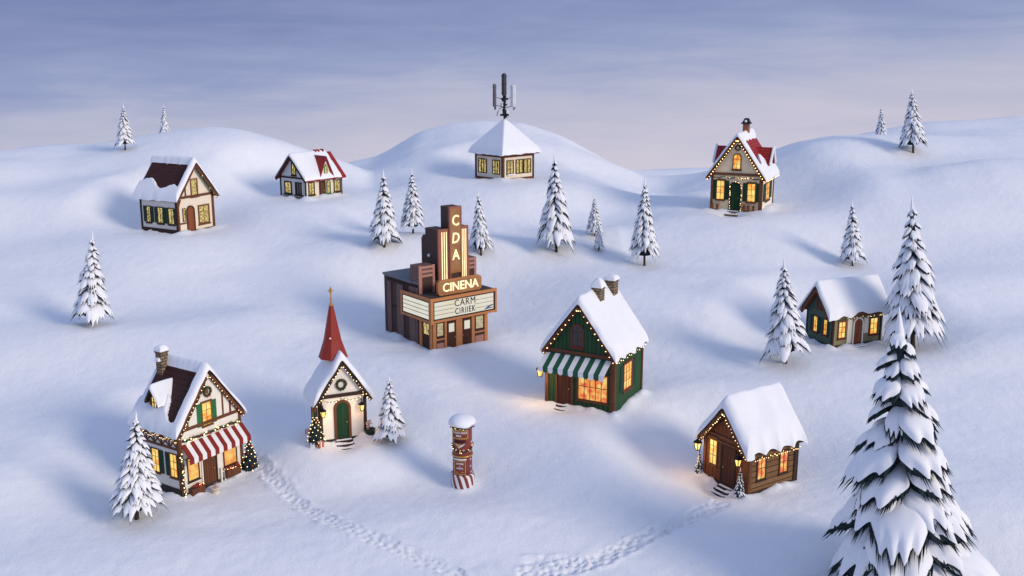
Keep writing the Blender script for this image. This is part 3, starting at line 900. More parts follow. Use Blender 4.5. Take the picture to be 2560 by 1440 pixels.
# a bucket of candy canes on the snow in front
def candy_pot(h, p, r0, hh, label, potmat, seed, group='pots of candy canes'):
    t = h.thing('candy_cane_pot', label, 'pot', p, group)
    x, y, z = p
    b = t.mb(); b.smooth = True
    b.lathe([(r0 * 0.72, z - 2), (r0 * 0.8, z), (r0, z + hh), (r0 * 1.08, z + hh), (r0 * 1.08, z + hh * 1.1), (r0 * 0.9, z + hh * 1.1)], (x, y, 0), 16)
    b.build('pot', potmat, t.root)
    r_ = random.Random(seed)
    for k in range(6):
        b = t.mb(); b.smooth = True
        a = r_.uniform(0, 6.28); rr = r_.uniform(0.1, 0.7) * r0; lean = r_.uniform(0, 0.4)
        bx, by = x + rr * math.cos(a), y + rr * math.sin(a)
        L = hh * r_.uniform(0.7, 1.15)
        pts = [(bx + lean * math.cos(a) * L * q, by + lean * math.sin(a) * L * q, z + hh * 0.8 + L * q) for q in np.linspace(0, 1, 7)]
        top = pts[-1]
        a2 = r_.uniform(0, 6.28); hr = r0 * 0.28
        for q in np.linspace(0.3, 3.0, 6):
            pts.append((top[0] + hr * (1 - math.cos(q)) * math.cos(a2), top[1] + hr * (1 - math.cos(q)) * math.sin(a2), top[2] + hr * math.sin(q)))
        for i in range(len(pts) - 1):
            b.m = i % 2
            b.tube(pts[i:i + 2], r0 * 0.12, 6)
        b.build('candy_cane', [M_berry, M_ribbon], t.root)
    if potmat is M_needle2:
        b = t.mb(); bushy(b, [(x, y, z + 2), (x, y, z + hh)], r0 * 0.8, 260, r0 * 0.6, 0.7); b.build('greenery', M_needle, t.root)
    return t
candy_pot(h, h.P('R', 72, -4, 38), 10, 14, 'white pot of candy canes standing on the snow in front of the red-awning shop', M_cream, 5)

# --- chapel
h = House('chapel', 'small white chapel with tall red spire and green arched door', 'chapel', 802, 1106, 13, 119, 82)
h.drifts(1.0)
H_CHAPEL = h
ZW, RISE = 116, 88
roof, half, sl, zr, e = gable_house(h, 'R', ZW, RISE, 8, 13, 4, (M_white, M_white), slabmat=M_dark)
zf = gable_z(half, half, zr, sl, 'y')
b = h.mb(); snow_sheet(b, half - e - 6, half + e + 6, -12, h.Wl + 12, zf, 20, 15, 60, 44, 4.0, 11.0, y0f=lambda x: 3 * math.sin(x * 0.12))
b.build('roof_snow', M_snow, roof)
b = h.mb()
h.beam(b, 'R', 3, -6, 3, ZW, 8, -1, 2.6); h.beam(b, 'R', h.Wr - 3, -6, h.Wr - 3, ZW, 8, -1, 2.6)
h.beam(b, 'R', 0, ZW + 1, h.Wr, ZW + 1, 9, -1, 3)
for u in (3, 28, 54, 79): h.beam(b, 'L', u, -6, u, ZW, 7, -1, 2.4)
h.beam(b, 'L', 0, ZW - 3, h.Wl, ZW - 3, 7, -1, 2.8)
for s_ in (-1, 1): h.beam(b, 'R', half + s_ * 2, zr - 8 - sl * 2, half + s_ * (e - 1), zr - 8 - sl * (e - 1), 9, 5, 9.5)
b.build('timber_frame', M_dark, h.root)
b = h.mb()
h.fbox(b, 'R', 8, h.Wr - 8, -10, 4, -1, 1.6); b.build('plinth', M_plinth, h.root)
h.door('R', 42, 73, 2, 98, M_gdoor, M_beam, 6.5, arch=True)
h.window('L', 12, 22, 40, 92, 1, 3, M_dframe, M_lit, 2); h.window('L', 36, 47, 40, 92, 1, 3, M_dframe, M_lit, 2); h.window('L', 62, 72, 40, 92, 1, 3, M_dframe, M_lit, 2)
h.lantern(h.P('R', 6, 78, 12), 20, 26); h.lantern(h.P('R', 105, 82, 12), 20, 26)
steps(h, 'R', 36, 80, 3, 11, 7, M_dark, zt=0)
b = h.mb(); b.smooth = False
cx, cy = 50, 40
b.lathe([(26, ZW + RISE - 24), (26, ZW + RISE + 8)], (cx, cy, 0), 4, math.pi / 4); base = b.build('spire_base', M_white, h.root)
b = h.mb()
b.lathe([(37, ZW + RISE + 2), (36, ZW + RISE + 5), (22.5, ZW + RISE + 46), (5.5, ZW + RISE + 134), (4.5, ZW + RISE + 136)], (cx, cy, 0), 8, math.pi / 8)
sp = b.build('spire', M_spire, h.root)
b = h.mb()
b.lathe([(5.6, 0), (5.6, 3), (3.2, 4), (2.4, 14), (3.6, 16), (2, 18), (1.6, 30)], (cx, cy, ZW + RISE + 135), 8); b.build('finial', M_gold, sp)
b = h.mb(); cz = ZW + RISE + 172
pts = []
for k in range(8):
    r_ = (12.5 if k in (0, 4) else 7.5) if k % 2 == 0 else 4.6
    a = math.pi / 2 + k * math.pi / 4
    pts.append((cx + r_ * math.cos(a), cz + r_ * math.sin(a)))
f_, bk_, rim = (cx, cy - 4, cz), (cx, cy + 4, cz), [(x, cy, z) for x, z in pts]
ci, cj = b.v(*f_), b.v(*bk_); ri = [b.v(*p) for p in rim]
for k in range(8): b.f((ri[k], ri[(k + 1) % 8], ci)); b.f((ri[(k + 1) % 8], ri[k], cj))
b.build('star', M_gold, sp)
b = h.mb()
b.mat(0, True).ball((cx - 11, cy - 20.5, ZW + RISE + 56), 2.6, 6); b.build('ornament', M_ribbon, sp)
wreath(h, 'R', 57, 145, 16, 'dark wreath on the gable of the little white chapel', 3, None, M_needle)
pts = [h.P('R', half + s_ * u, zr - 12 - sl * abs(u), 11) for s_, u in [(-1, e - 6), (-1, 4)]] + [h.P('R', half + u, zr - 12 - sl * u, 11) for u in (4, e - 6)]
t = h.thing('string_lights', 'warm bulbs strung along the gable edge of the little chapel', 'string lights', pts[0], 'light strings on the houses')
strand(t, pts, 2.0, 8, jit=1.6, name='bulbs')
t = h.thing('string_lights', 'sagging row of warm bulbs above the green chapel door', 'string lights', h.P('R', 6, 112, 5), 'light strings on the houses')
strand(t, [h.P('R', 6, 112, 5), h.P('R', 32, 104, 6), h.P('R', 58, 112, 6), h.P('R', 84, 104, 6), h.P('R', 112, 112, 5)], 2.2, 8, 3, jit=1.4, name='bulbs')
candy_pot(h, h.P('R', 124, -2, 10), 14, 20, 'dark green tub of candy canes beside the chapel steps', M_needle2, 8)
def present(h, p, w, d, hh, label, m, rz=0, group='wrapped presents by the chapel'):
    t = h.thing('present', label, 'present', p, group)
    x, y, z = p
    b = t.mb(); b.box(x - w / 2, x + w / 2, y - d / 2, y + d / 2, z - 3, z + hh); b.build('box', m, t.root)
    b = t.mb(); b.box(x - w * 0.1, x + w * 0.1, y - d / 2 - 0.4, y + d / 2 + 0.4, z - 3, z + hh + 0.4); b.box(x - w / 2 - 0.4, x + w / 2 + 0.4, y - d * 0.1, y + d * 0.1, z - 3, z + hh + 0.5)
    b.smooth = True
    for s_ in (-1, 1): b.ball((x + s_ * w * 0.16, y, z + hh + 1.5), w * 0.13, 5, 0.7)
    b.build('ribbon', M_ribbon, t.root)
    t.root.rotation_euler.z += rz
    return t
M_gift_o = mat('orange_wrapping', (0.45, 0.12, 0.05), 0.5, 0.1, 5, 0.05)
M_gift_p = mat('pink_wrapping', (0.55, 0.28, 0.22), 0.5, 0.1, 5, 0.05)
present(h, h.P('R', -8, -1, 24), 15, 13, 14, 'orange-red present with white ribbon at the foot of the chapel\'s decorated fir', M_gift_o, 0.3)
present(h, h.P('R', -24, -1, 19), 11, 10, 11, 'small white present beside the orange one at the chapel', M_ribbon, -0.4)
present(h, h.P('L', 62, 0, 14), 15, 15, 16, 'pink and brown parcel alone by the side wall of the chapel', M_gift_p, 0.5)

# --- cinema
h = House('cinema', 'brown art deco cinema with stepped tower and lit white marquee', 'cinema', 1082, 877, 34, 170, 222)
h.drifts(0.6)
H_CIN = h
M_cbrown = mat('cinema_dark_brown', (0.062, 0.034, 0.027), 0.7, 0.3, 3, 0.2, 15)
M_cpil = mat('cinema_mauve_brown', (0.15, 0.087, 0.078), 0.7, 0.2, 3, 0.2, 15)
M_crose = mat('cinema_rose_brown', (0.42, 0.20, 0.155), 0.65, 0.15, 3, 0.15, 15)
M_cfront = mat('cinema_red_brown', (0.28, 0.10, 0.068), 0.65, 0.15, 3, 0.15, 15)
M_corange = mat('cinema_orange_trim', (0.50, 0.20, 0.070), 0.6, 0.18, 3, 0.15, 15)
M_croof = mat('cinema_roof_felt', (0.17, 0.175, 0.20), 0.9, 0.2, 2, 0.3, 9)
M_cdeck = mat('cinema_deck_felt', (0.06, 0.045, 0.045), 0.9, 0.3, 2, 0.3, 9)
M_panel = mat_glow('marquee_panel', (0.86, 0.84, 0.66), (0.93, 0.92, 0.82), 0.82, 0.5)
M_neon = mat_glow('neon_tube', (1.0, 0.74, 0.36), (1.0, 0.86, 0.55), 1.75, 2.0)
M_neonglow = mat_glow('neon_lit_board', (0.60, 0.20, 0.05), (0.85, 0.36, 0.10), 0.36, 1.2)
M_black = mat('black_lettering', (0.012, 0.012, 0.012), 0.6, 0.1, 6, 0)
M_greyline = mat('grey_rail', (0.16, 0.16, 0.14), 0.6, 0.1, 6, 0)
M_blue = mat('blue_mark', (0.05, 0.10, 0.22), 0.6, 0.1, 6, 0)
M_poster = mat_glow('lit_poster', (0.45, 0.40, 0.2), (1.0, 0.93, 0.62), 0.6, 9.0)
D0 = 58
b = h.mb(); b.box(0, h.Wr, 0, D0, -14, 133); b.box(0, h.Wr, D0, h.Wl, -14, 158); b.build('wall', M_cbrown, h.root)
b = h.mb(); b.box(-3, h.Wr + 3, D0 + 30, h.Wl + 3, 158, 164); b.box(-1, h.Wr + 1, D0 + 2, D0 + 30, 158.3, 163.7)
r_ = b.build('roof', M_croof, h.root)
b = h.mb()
for u0, u1 in ((22, 48), (72, 100), (128, 158), (186, 204)): h.fbox(b, 'L', u0 + 40 if u0 < 40 else u0, u1 + 22 if u0 < 40 else u1, -14, 150, -1, 3)
b.build('pilaster', M_cpil, h.root)
b = h.mb()
h.fbox(b, 'L', 105, 205, 78, 83, -1, 1.6); b.build('string_course', M_dark, h.root)
b = h.mb(); h.fbox(b, 'L', 100, 205, 146, 151, -1, 3.6); b.build('string_course', M_dark, h.root)
# front, ground level
b = h.mb()
for u0, u1 in ((0, 9), (35, 41), (70, 89), (119, 128), (160, 170)): h.fbox(b, 'R', u0, u1, -14, 74, -1, 3.5)
h.fbox(b, 'R', 9, 35, 24, 28, -1, 3.2); h.fbox(b, 'R', 128, 160, 24, 28, -1, 3.2); h.fbox(b, 'R', 9, 160, 70, 74, -1, 3.2)
h.fbox(b, 'L', 0.5, 9, -14, 74, -1, 3.3); h.fbox(b, 'L', 44, 54, -14, 74, -1, 3.3)
b.build('orange_post', M_corange, h.root)
b = h.mb(); h.fbox(b, 'R', 12, 33, -2, 16, -1, 2); h.fbox(b, 'R', 131, 158, -2, 16, -1, 2); b.build('base_panel', M_crose, h.root)
for u0, u1 in ((12, 32), (132, 157)):
    b = h.mb(); h.fbox(b, 'R', u0 - 2, u1 + 2, 31, 70, -1, 1.2); fr = b.build('poster_frame', M_dark, h.root)
    b = h.mb(); h.fbox(b, 'R', u0 + 2, u1 - 1, 35, 67, 0, 1.8); b.build('poster', M_poster, fr)
for u0, u1, k in ((42, 69, 'hi'), (90, 118, 'lo')):
    b = h.mb(); h.fbox(b, 'R', u0, u1, -4, 70, -1, 1.4); d = b.build('door', M_ddoor, h.root)
    b = h.mb(); h.fbox(b, 'R', u0 + 7, u1 - 4, 40, 62, 0, 2.2); b.build('door_pane', M_panel, d)
    b = h.mb(); b.smooth = True; b.ball(h.P('R', u1 - 2 if k == 'hi' else u0 + 2, 26, 3), 1.6, 5); b.build('handle', M_brass, d)
b = h.mb(); h.fbox(b, 'L', 12, 41, 2, 70, -1, 1.2); d = b.build('side_door', M_dark, h.root)
b = h.mb(); h.fbox(b, 'L', 15, 36, 38, 66, 0, 1.8); b.build('side_pane', M_lit2, d)
# marquee box wrapping the corner
mx0, mx1, my0, my1, mz0, mz1 = -9, 192, -9, 124, 73, 134
b = h.mb(); b.box(mx0, mx1, my0, my1, mz0 + 0.5, mz1 - 1); mq = b.build('marquee', M_corange, h.root)
b = h.mb(); b.box(mx0 + 3, mx1 - 3, my0 + 3, my1 - 3, mz1 - 1.2, mz1 + 0.4); b.build('deck', M_cdeck, mq)
b = h.mb()
b.box(mx0 - 1, mx1 + 1, my0 - 3, my0 + 0.4, mz1 - 6, mz1 + 1.5); b.box(mx0 - 1, mx1 + 1, my0 - 3, my0 + 0.4, mz0, mz0 + 6)
b.box(mx0 - 3, mx0 + 5, my0 - 3.3, my0 + 0.4, mz0 - 2, mz1 + 2); b.box(mx1 - 4, mx1 + 1.4, my0 - 3.3, my0 + 0.4, mz0 - 1, mz1 + 2)
b.box(mx0 - 3, mx0 + 0.4, my0 + 0.6, my1 + 1, mz1 - 6, mz1 + 1.5); b.box(mx0 - 3, mx0 + 0.4, my0 + 0.6, my1 + 1, mz0, mz0 + 6)
b.box(mx0 - 3.3, mx0 + 0.4, my1 - 5, my1 + 1.4, mz0 - 1, mz1 + 2); b.box(mx0 - 3.2, mx0 + 0.3, my0 + 0.5, my0 + 5, mz0 - 1.5, mz1 + 1.8)
b.build('marquee_frame', M_corange, mq)
b = h.mb()
b.box(mx0 + 5.2, mx1 - 4.2, my0 - 1.4, my0 + 0.3, mz0 + 6.2, mz1 - 6.2); b.box(mx0 - 1.4, mx0 + 0.3, my0 + 5.2, my1 - 5.2, mz0 + 6.2, mz1 - 6.2)
b.build('marquee_border', M_black, mq)
b = h.mb()
b.box(mx0 + 9, mx1 - 9, my0 - 2.0, my0 - 0.5, mz0 + 9.5, mz1 - 9.5); b.box(mx0 - 2.0, mx0 - 0.5, my0 + 9, my1 - 9, mz0 + 9.5, mz1 - 9.5)
pan = b.build('letter_panel', M_panel, mq)
b = h.mb()
for k in (1, 2, 3):
    z = mz0 + 9.5 + (mz1 - mz0 - 19) * k / 4
    if k == 3 or True:
        b.box(mx0 + 9, 62, my0 - 2.5, my0 - 1.8, z - 0.55, z + 0.55); b.box(124, mx1 - 9, my0 - 2.5, my0 - 1.8, z - 0.55, z + 0.55)
b.build('letter_rail', M_greyline, mq)
b = h.mb()
for k in (1, 2, 3):
    z = mz0 + 9.5 + (mz1 - mz0 - 19) * k / 4
    b.box(mx0 - 2.5, mx0 - 1.8, my0 + 9, my1 - 9, z - 0.7, z + 0.7)
b.build('letter_rail', M_greyline, mq)
b = h.mb()
text_faces(b, 'CARM', 25, lambda x, y, d: (93 + x, my0 - 2.0 - d, 114 + y * 1.0), 0.8, 0.0, squeeze=0.90, space=1.14)
text_faces(b, 'CIRIIEK', 22, lambda x, y, d: (93 + x, my0 - 2.0 - d, 93 + y * 1.0), 0.8, 0.2, squeeze=0.72, space=1.25)
b.build('black_lettering', M_black, mq)
b = h.mb()
b.prism([(152, my0 - 2.1, 84), (165, my0 - 2.1, 92), (181, my0 - 2.1, 96), (181, my0 - 2.1, 93), (166, my0 - 2.1, 88), (181, my0 - 2.1, 88), (181, my0 - 2.1, 86), (160, my0 - 2.1, 85)],
        [(152, my0 - 2.8, 84), (165, my0 - 2.8, 92), (181, my0 - 2.8, 96), (181, my0 - 2.8, 93), (166, my0 - 2.8, 88), (181, my0 - 2.8, 88), (181, my0 - 2.8, 86), (160, my0 - 2.8, 85)])
b.build('blue_mark', M_blue, mq)
# roof sign
b = h.mb()
def rr(x0, x1, z0, z1, r, y):
    P = []
    for cx_, cz_, a0 in ((x1 - r, z1 - r, 0), (x0 + r, z1 - r, 1.571), (x0 + r, z0 + r, 3.142), (x1 - r, z0 + r, 4.712)):
        for k in range(5): P.append((cx_ + r * math.cos(a0 + k * 0.3927), y, cz_ + r * math.sin(a0 + k * 0.3927)))
    return P
b.prism(rr(22, 156, 136, 174, 9, 3), rr(22, 156, 136, 174, 9, 12)); sg = b.build('roof_sign', M_corange, h.root)
b = h.mb(); b.prism(rr(25, 153, 138.5, 171.5, 7.5, 2), rr(25, 153, 138.5, 171.5, 7.5, 4)); b.build('sign_board', M_neonglow, sg)
b = h.mb(); text_faces(b, 'CINENA', 31, lambda x, y, d: (89 + x, 1.8 - d, 154.5 + y), 1.4, 0.25, squeeze=0.97); b.build('neon_lettering', M_neon, sg)
# pylons
for x0, x1, y0, y1, zt in ((0, 48, D0, D0 + 38, 205), (148, 180, D0 + 2, D0 + 38, 208)):
    b = h.mb(); b.box(x0, x1, y0, y1, 132, zt); py_ = b.build('pylon', M_cpil, h.root)
    b = h.mb(); n = 3
    b.box(x0, x0 + 9, y0 - 2.5, y0 + 0.5, 132, zt + 1); b.box(x1 - 7, x1, y0 - 2.5, y0 + 0.5, 132, zt + 1)
    for k in range(3): b.box(x0 + 9.2, x1 - 0.5, y0 - 3.2, y0 + 0.3, zt - 6.5 - k * 11, zt - 0.5 - k * 11)
    b.build('pylon_trim', M_crose, py_)
    b = h.mb(); b.box(x0 + 9, x1 - 7, y0 - 1, y0 + 0.2, 132, zt - 30); b.build('pylon_panel', M_cbrown, py_)
# stepped tower
tw = []
for x0, x1, y0, y1, zt in ((56, 90, 52, 108, 292), (122, 150, 54, 104, 294)):
    b = h.mb(); b.box(x0, x1, y0, y1, 132, zt); w_ = b.build('tower_wing', M_cbrown, h.root)
    b = h.mb(); b.box(x0 - 0.6, x1 + 0.6, y0 - 3, y0 + 2, 132, zt + 1.5); b.build('wing_front', M_cfront, w_)
    b = h.mb()
    for k in (0.3, 0.5, 0.7):
        u = x0 + (x1 - x0) * k
        b.box(u - 0.9, u + 0.9, y0 - 4.6, y0 - 2.5, 138, zt - 6)
    b.build('neon_strip', M_neon, w_)
b = h.mb(); b.prism([(57, 108, 132), (57, 128, 132), (57, 128, 262), (57, 120, 272), (57, 108, 272)], [(89, 108, 132), (89, 128, 132), (89, 128, 262), (89, 120, 272), (89, 108, 272)]); b.build('tower_back', M_cbrown, h.root)
b = h.mb(); b.box(88, 124, 48, 84, 132, 348); ct = b.build('tower', M_cbrown, h.root)
b = h.mb(); b.box(88.5, 123.5, 45, 49, 178, 347); b.build('tower_sign', M_neonglow, ct)
b = h.mb(); b.box(87, 90.5, 44, 50, 132, 349); b.box(121.5, 125, 44, 50, 132, 349); b.box(90.4, 121.6, 44.3, 50, 344.5, 349); b.build('tower_trim', M_cfront, ct)
for ch_, z_, sl_ in (('C', 312, 0), ('D', 267, 0.12), ('A', 224, 0)):
    b = h.mb(); text_faces(b, ch_, 38, lambda x, y, d: (106 + x + y * sl_, 44.6 - d, z_ + y), 1.6, 0.3, squeeze=0.85)
    b.build('neon_letter', M_neon, ct)
b = h.mb(); b.smooth = True; b.ball((55.5, 92, 222), 4.5, 6); b.build('ornament', M_ribbon, tw[0] if tw else h.root)

# --- green shop
h = House('green_shop', 'dark green boarded shop with green and white awning and two stone chimneys', 'shop', 1533, 1033, 67, 188, 190)
h.drifts(1.0)
H_GREEN = h
ZW, RISE = 140, 126
roof, half, sl, zr, e = gable_house(h, 'L', ZW, RISE, 9, 6, 5, (M_gsiding, M_gsiding))
zf = gable_z(half, half, zr, sl, 'x')
b = h.mb(); snow_sheet(b, -15, h.Wr + 16, half - e - 4, half + e + 5, zf, 21, 15, 60, 90, 3.0, 21.0, y0f=lambda x: 2.5 * math.sin(x * 0.11))
b.build('roof_snow', M_snow, roof)
b = h.mb()
h.beam(b, 'L', 4, -6, 4, ZW, 9, -1, 2.6); h.beam(b, 'L', h.Wl - 4, -6, h.Wl - 4, ZW, 9, -1, 2.6); h.beam(b, 'L', 0, ZW + 2, h.Wl, ZW + 2, 9, -1, 3)
h.beam(b, 'R', 4, -6, 4, ZW - 4, 8, -1, 2.4); h.beam(b, 'R', h.Wr - 4, -6, h.Wr - 4, ZW - 4, 8, -1, 2.4)
for s_ in (-1, 1): h.beam(b, 'L', half + s_ * 2, zr - 9 - sl * 2, half + s_ * (e - 1), zr - 9 - sl * (e - 1), 10, 6, 9.6)
b.build('timber_frame', M_beam, h.root)
h.window('L', 18, 96, 24, 92, 5, 2, M_beam, M_lit3, 4, mun=1.6)
h.door('L', 117, 156, 2, 96, M_ddoor, M_beam, 5, knob='lo')
h.window('L', 87, 116, 160, 214, 2, 3, M_red, M_dim, 4, arch=True)
h.window('R', 62, 112, 42, 108, 3, 3, M_red, M_lit, 4, head=True, shutters=M_dshut, sw=20)
awning(h, 'L', 8, 190, 134, 26, 44, 16, [M_awn_w, M_awn_g], 13, scallop=True)
h.lantern(h.P('L', h.Wl + 10, 80, 12), 24, 90, (-1, 0))
steps(h, 'L', 118, 154, 2, 13, 6, M_dark)
for x0, y0, x1, y1, zt, pk in ((66, 70, 91, 94, 300, 18), (150, 70, 178, 95, 303, 5)):
    b = h.mb(); b.box(x0, x1, y0, y1, 220, zt); b.box(x0 - 1.5, x1 + 1.5, y0 - 1.5, y1 + 1.5, zt - 7, zt - 1); c = b.build('chimney', M_stone, roof)
    snow_cap(h, x0 - 4, x1 + 4, y0 - 4, y1 + 4, zt, 10, 'snow', roof, 9, pk)
pts = [h.P('L', half + s_ * u, zr - 12 - sl * abs(u), 11) for s_, u in [(1, e - 5), (1, 5)]] + [h.P('L', half - u, zr - 12 - sl * u, 11) for u in (5, e - 5)]
t = h.thing('string_lights', 'evenly spaced warm bulbs along the gable edge of the green shop', 'string lights', pts[0], 'light strings on the houses')
strand(t, pts, 2.3, 16, name='bulbs')
t = h.thing('string_lights', 'warm bulbs under the long snowy eave of the green shop', 'string lights', h.P('R', 4, ZW - 8, 14), 'light strings on the houses')
strand(t, [h.P('R', u, ZW - 8, 7) for u in np.linspace(0, h.Wr, 8)], 2.2, 13, 3, name='bulbs')

# --- log hut
h = House('log_hut', 'brown wooden hut under a thick snow roof with two lanterns and dark door', 'hut', 1868, 1240, 47, 176, 158)
h.drifts(1.0)
H_HUT = h
ZW, RISE = 110, 96
roof, half, sl, zr, e = gable_house(h, 'L', ZW, RISE, 14, 6, 5, (M_logs, M_hutfront), slabmat=M_dark)
zf = gable_z(half, half, zr, sl, 'x')
def sc(x): return 9 * abs(math.sin((x + 6) * 0.062)) ** 0.7 - 3 if x > 6 else -2
b = h.mb(); snow_sheet(b, -21, h.Wr + 20, half - e - 7, half + e + 8, zf, 31, 22, 80, 90, 3.0, 31.0, y0f=sc)
b.build('roof_snow', M_snow, roof)
b = h.mb()
h.beam(b, 'L', 4, -6, 4, ZW, 9, -1, 2.6); h.beam(b, 'L', h.Wl - 4, -6, h.Wl - 4, ZW, 9, -1, 2.6)
h.beam(b, 'L', 0, ZW + 16, h.Wl, ZW + 16, 6, -1, 2.2); h.beam(b, 'L', 0, ZW + 2, h.Wl, ZW + 2, 6, -1, 2.6)
h.beam(b, 'R', 4, -6, 4, ZW - 4, 9, -1, 2.4)
for s_ in (-1, 1): h.beam(b, 'L', half + s_ * 2, zr - 10 - sl * 2, half + s_ * (e - 1), zr - 10 - sl * (e - 1), 12, 10, 14.6)
h.beam(b, 'L', half + 30, ZW + 48, half, ZW + 62, 4, -1, 3); h.beam(b, 'L', half - 30, ZW + 30, half, ZW + 62, 4, -1, 3)
b.build('timber_frame', M_beam, h.root)
b = h.mb(); h.beam(b, 'R', h.Wr - 6, -6, h.Wr - 6, ZW - 4, 15, -1, 2.6); b.build('corner_post', M_dark, h.root)
b = h.mb(); h.fbox(b, 'R', -2, h.Wr, -14, 6, -1, 2.4); h.fbox(b, 'L', -2, h.Wl, -14, 5, -1, 2.2); b.build('plinth', M_dark, h.root)
h.window('L', 112, 137, 44, 116, 2, 3, M_frame, M_lit, 3, mun=1.4)
h.door('L', 47, 92, 2, 106, M_ddoor, M_dark, 4, knob='hi')
h.window('R', 32, 58, 36, 92, 2, 2, M_dframe, M_lit3, 4, mun=1.6)
h.window('R', 112, 138, 36, 92, 2, 2, M_dframe, M_lit3, 4, mun=1.6)
h.lantern(h.P('L', 26, 84, 11), 24, 14, (-1, 0)); h.lantern(h.P('L', h.Wl + 10, 82, 14), 26, 60, (-1, 0))
steps(h, 'L', 46, 94, 3, 12, 6, M_dark)
pts = [h.P('L', half + s_ * u, zr - 16 - sl * abs(u), 17) for s_, u in [(1, e - 5), (1, 5)]] + [h.P('L', half - u, zr - 16 - sl * u, 17) for u in (5, e - 5)]
t = h.thing('string_lights', 'warm bulbs along the gable edge of the brown log hut', 'string lights', pts[0], 'light strings on the houses')
strand(t, pts, 2.0, 9, jit=2.0, name='bulbs')
t = h.thing('string_lights', 'warm bulbs under the scalloped snow eave of the log hut', 'string lights', h.P('R', 4, ZW - 12, 10), 'light strings on the houses')
strand(t, [h.P('R', u, ZW - 12 + 3 * math.sin(u), 12) for u in np.linspace(2, h.Wr - 6, 12)], 1.9, 8, 3, name='bulbs')

# --- green cottage at the right
h = House('olive_cottage', 'small olive and grey-green cottage with russet arched door beneath a smooth white roof', 'cottage', 2079, 868, 41, 158, 100)
h.drifts(1.0)
H_OLIVE = h
ZW, RISE = 77, 66
roof, half, sl, zr, e = gable_house(h, 'L', ZW, RISE, 18, 5, 4, (M_olive, M_tealwall), slabmat=M_beam)
zf = gable_z(half, half, zr, sl, 'x')
def sc2(x): return 9 * math.exp(-((x - 84) / 24) ** 2) + 5 * math.exp(-((x - 26) / 14) ** 2) + 7 * math.exp(-((x - 135) / 20) ** 2) - 2
b = h.mb(); snow_sheet(b, -22, h.Wr + 22, half - e - 4, half + e + 5, zf, 14, 9, 80, 60, 2.5, 41.0, y0f=sc2)
b.build('roof_snow', M_snow, roof)
b = h.mb()
h.beam(b, 'L', 1.5, -6, 1.5, ZW, 5, -1, 1.6); h.beam(b, 'L', h.Wl - 1.5, -6, h.Wl - 1.5, ZW, 4, -1, 1.6)
h.fbox(b, 'L', 0, h.Wl, -14, 4, -1, 1.8); h.fbox(b, 'R', 0, h.Wr, -14, 3, -1, 1.4); h.beam(b, 'R', 2, -6, 2, ZW - 3, 4, -1, 1.6); h.beam(b, 'R', h.Wr - 7, -6, h.Wr - 7, ZW - 3, 4, -1, 1.6)
b.build('timber_frame', M_dark, h.root)
b = h.mb()
for s_ in (-1, 1): h.beam(b, 'L', half + s_ * 2, zr - 8 - sl * 2, half + s_ * (e - 1), zr - 8 - sl * (e - 1), 8, 14, 18.6)
b.build('bargeboard', M_beam, h.root)
b = h.mb(); h.fbox(b, 'L', half - 9, half + 14, ZW + 6, ZW + 40, -1, 1.4); b.build('loft_hatch', M_door, h.root)
h.window('L', 21, 32, 26, 64, 2, 3, M_red, M_lit, 2.4, shutters=M_dshut, sw=5)
h.window('L', 58, 71, 26, 64, 2, 3, M_red, M_lit, 2.4, shutters=M_dshut, sw=10)
h.window('R', 18, 38, 22, 62, 2, 3, M_red, M_lit, 2.6); h.window('R', 118, 140, 22, 62, 2, 3, M_red, M_lit, 2.6)
h.door('R', 66, 92, 0, 66, M_rdoor, M_white, 3.4, arch=True)
b = h.mb(); h.fbox(b, 'R', 46, 60, 4, 66, -1, 0.7); h.fbox(b, 'R', 98, 112, 26, 66, -1, 0.7); b.build('plaster_panel', M_cream, h.root)
b = h.mb(); h.fbox(b, 'R', 58, 100, -14, -1, -1, 20); b.build('doorstep', M_stone, h.root)
snow_cap(h, 58, 100, -20, -1, -1, 2.5, 'snow', None, 3)
garland(h, [h.P('R', u, ZW - 6 - sc2(u) * -0.3, 9) for u in np.linspace(4, h.Wr, 14)], 2.6, 'brown-green garland with bulbs hanging under the eave of the olive cottage', 10, 16, n_per=12)

# --- red-roofed house
h = House('red_roof_house', 'white storybook house with red tiled roof, green shutters and brick chimney', 'house', 1901, 531, 79, 152, 128)
h.drifts(1.0)
H_RED = h
M_redhouse = mat('glow_warmed_plaster', (0.88, 0.69, 0.44), 0.9, 0.06, 2.5, 0.25, 26)  # front wall only: warm glow of the lights painted into the plaster colour
ZW, RISE = 90, 92
roof, half, sl, zr, e = gable_house(h, 'L', ZW, RISE, 8, 10, 4, (M_white, M_redhouse), slabmat=M_tile_red)
zf = gable_z(half, half, zr, sl, 'x')
def exr(x, y):
    d = abs(y - half)
    return min(x - 12, h.Wr + 20 - x, d - 11, 46 - d + 8 * math.sin(x * 0.08))
b = h.mb(); snow_sheet(b, -14, h.Wr + 12, half - e - 3, half + e + 3, zf, 9, 6, 80, 110, 1.5, 51.0, ex=exr)
b.build('roof_snow', M_snow, roof)
b = h.mb()
h.beam(b, 'L', 3, -6, 3, ZW, 6, -1, 2.2); h.beam(b, 'L', h.Wl - 3, -6, h.Wl - 3, ZW, 6, -1, 2.2); h.beam(b, 'L', 0, ZW + 2, h.Wl, ZW + 2, 6, -1, 2.6)
h.beam(b, 'R', 4, -6, 4, ZW, 8, -1, 2); h.beam(b, 'R', h.Wr - 4, -6, h.Wr - 4, ZW, 8, -1, 2)
for s_ in (-1, 1): h.beam(b, 'L', half + s_ * 1, zr - 6 - sl, half + s_ * (e - 1), zr - 6 - sl * (e - 1), 7, 6, 10.5)
b.build('timber_frame', M_frame, h.root)
b = h.mb(); h.fbox(b, 'L', 0, h.Wl, -14, 3, -1, 1.5); b.build('plinth', M_plinth, h.root)
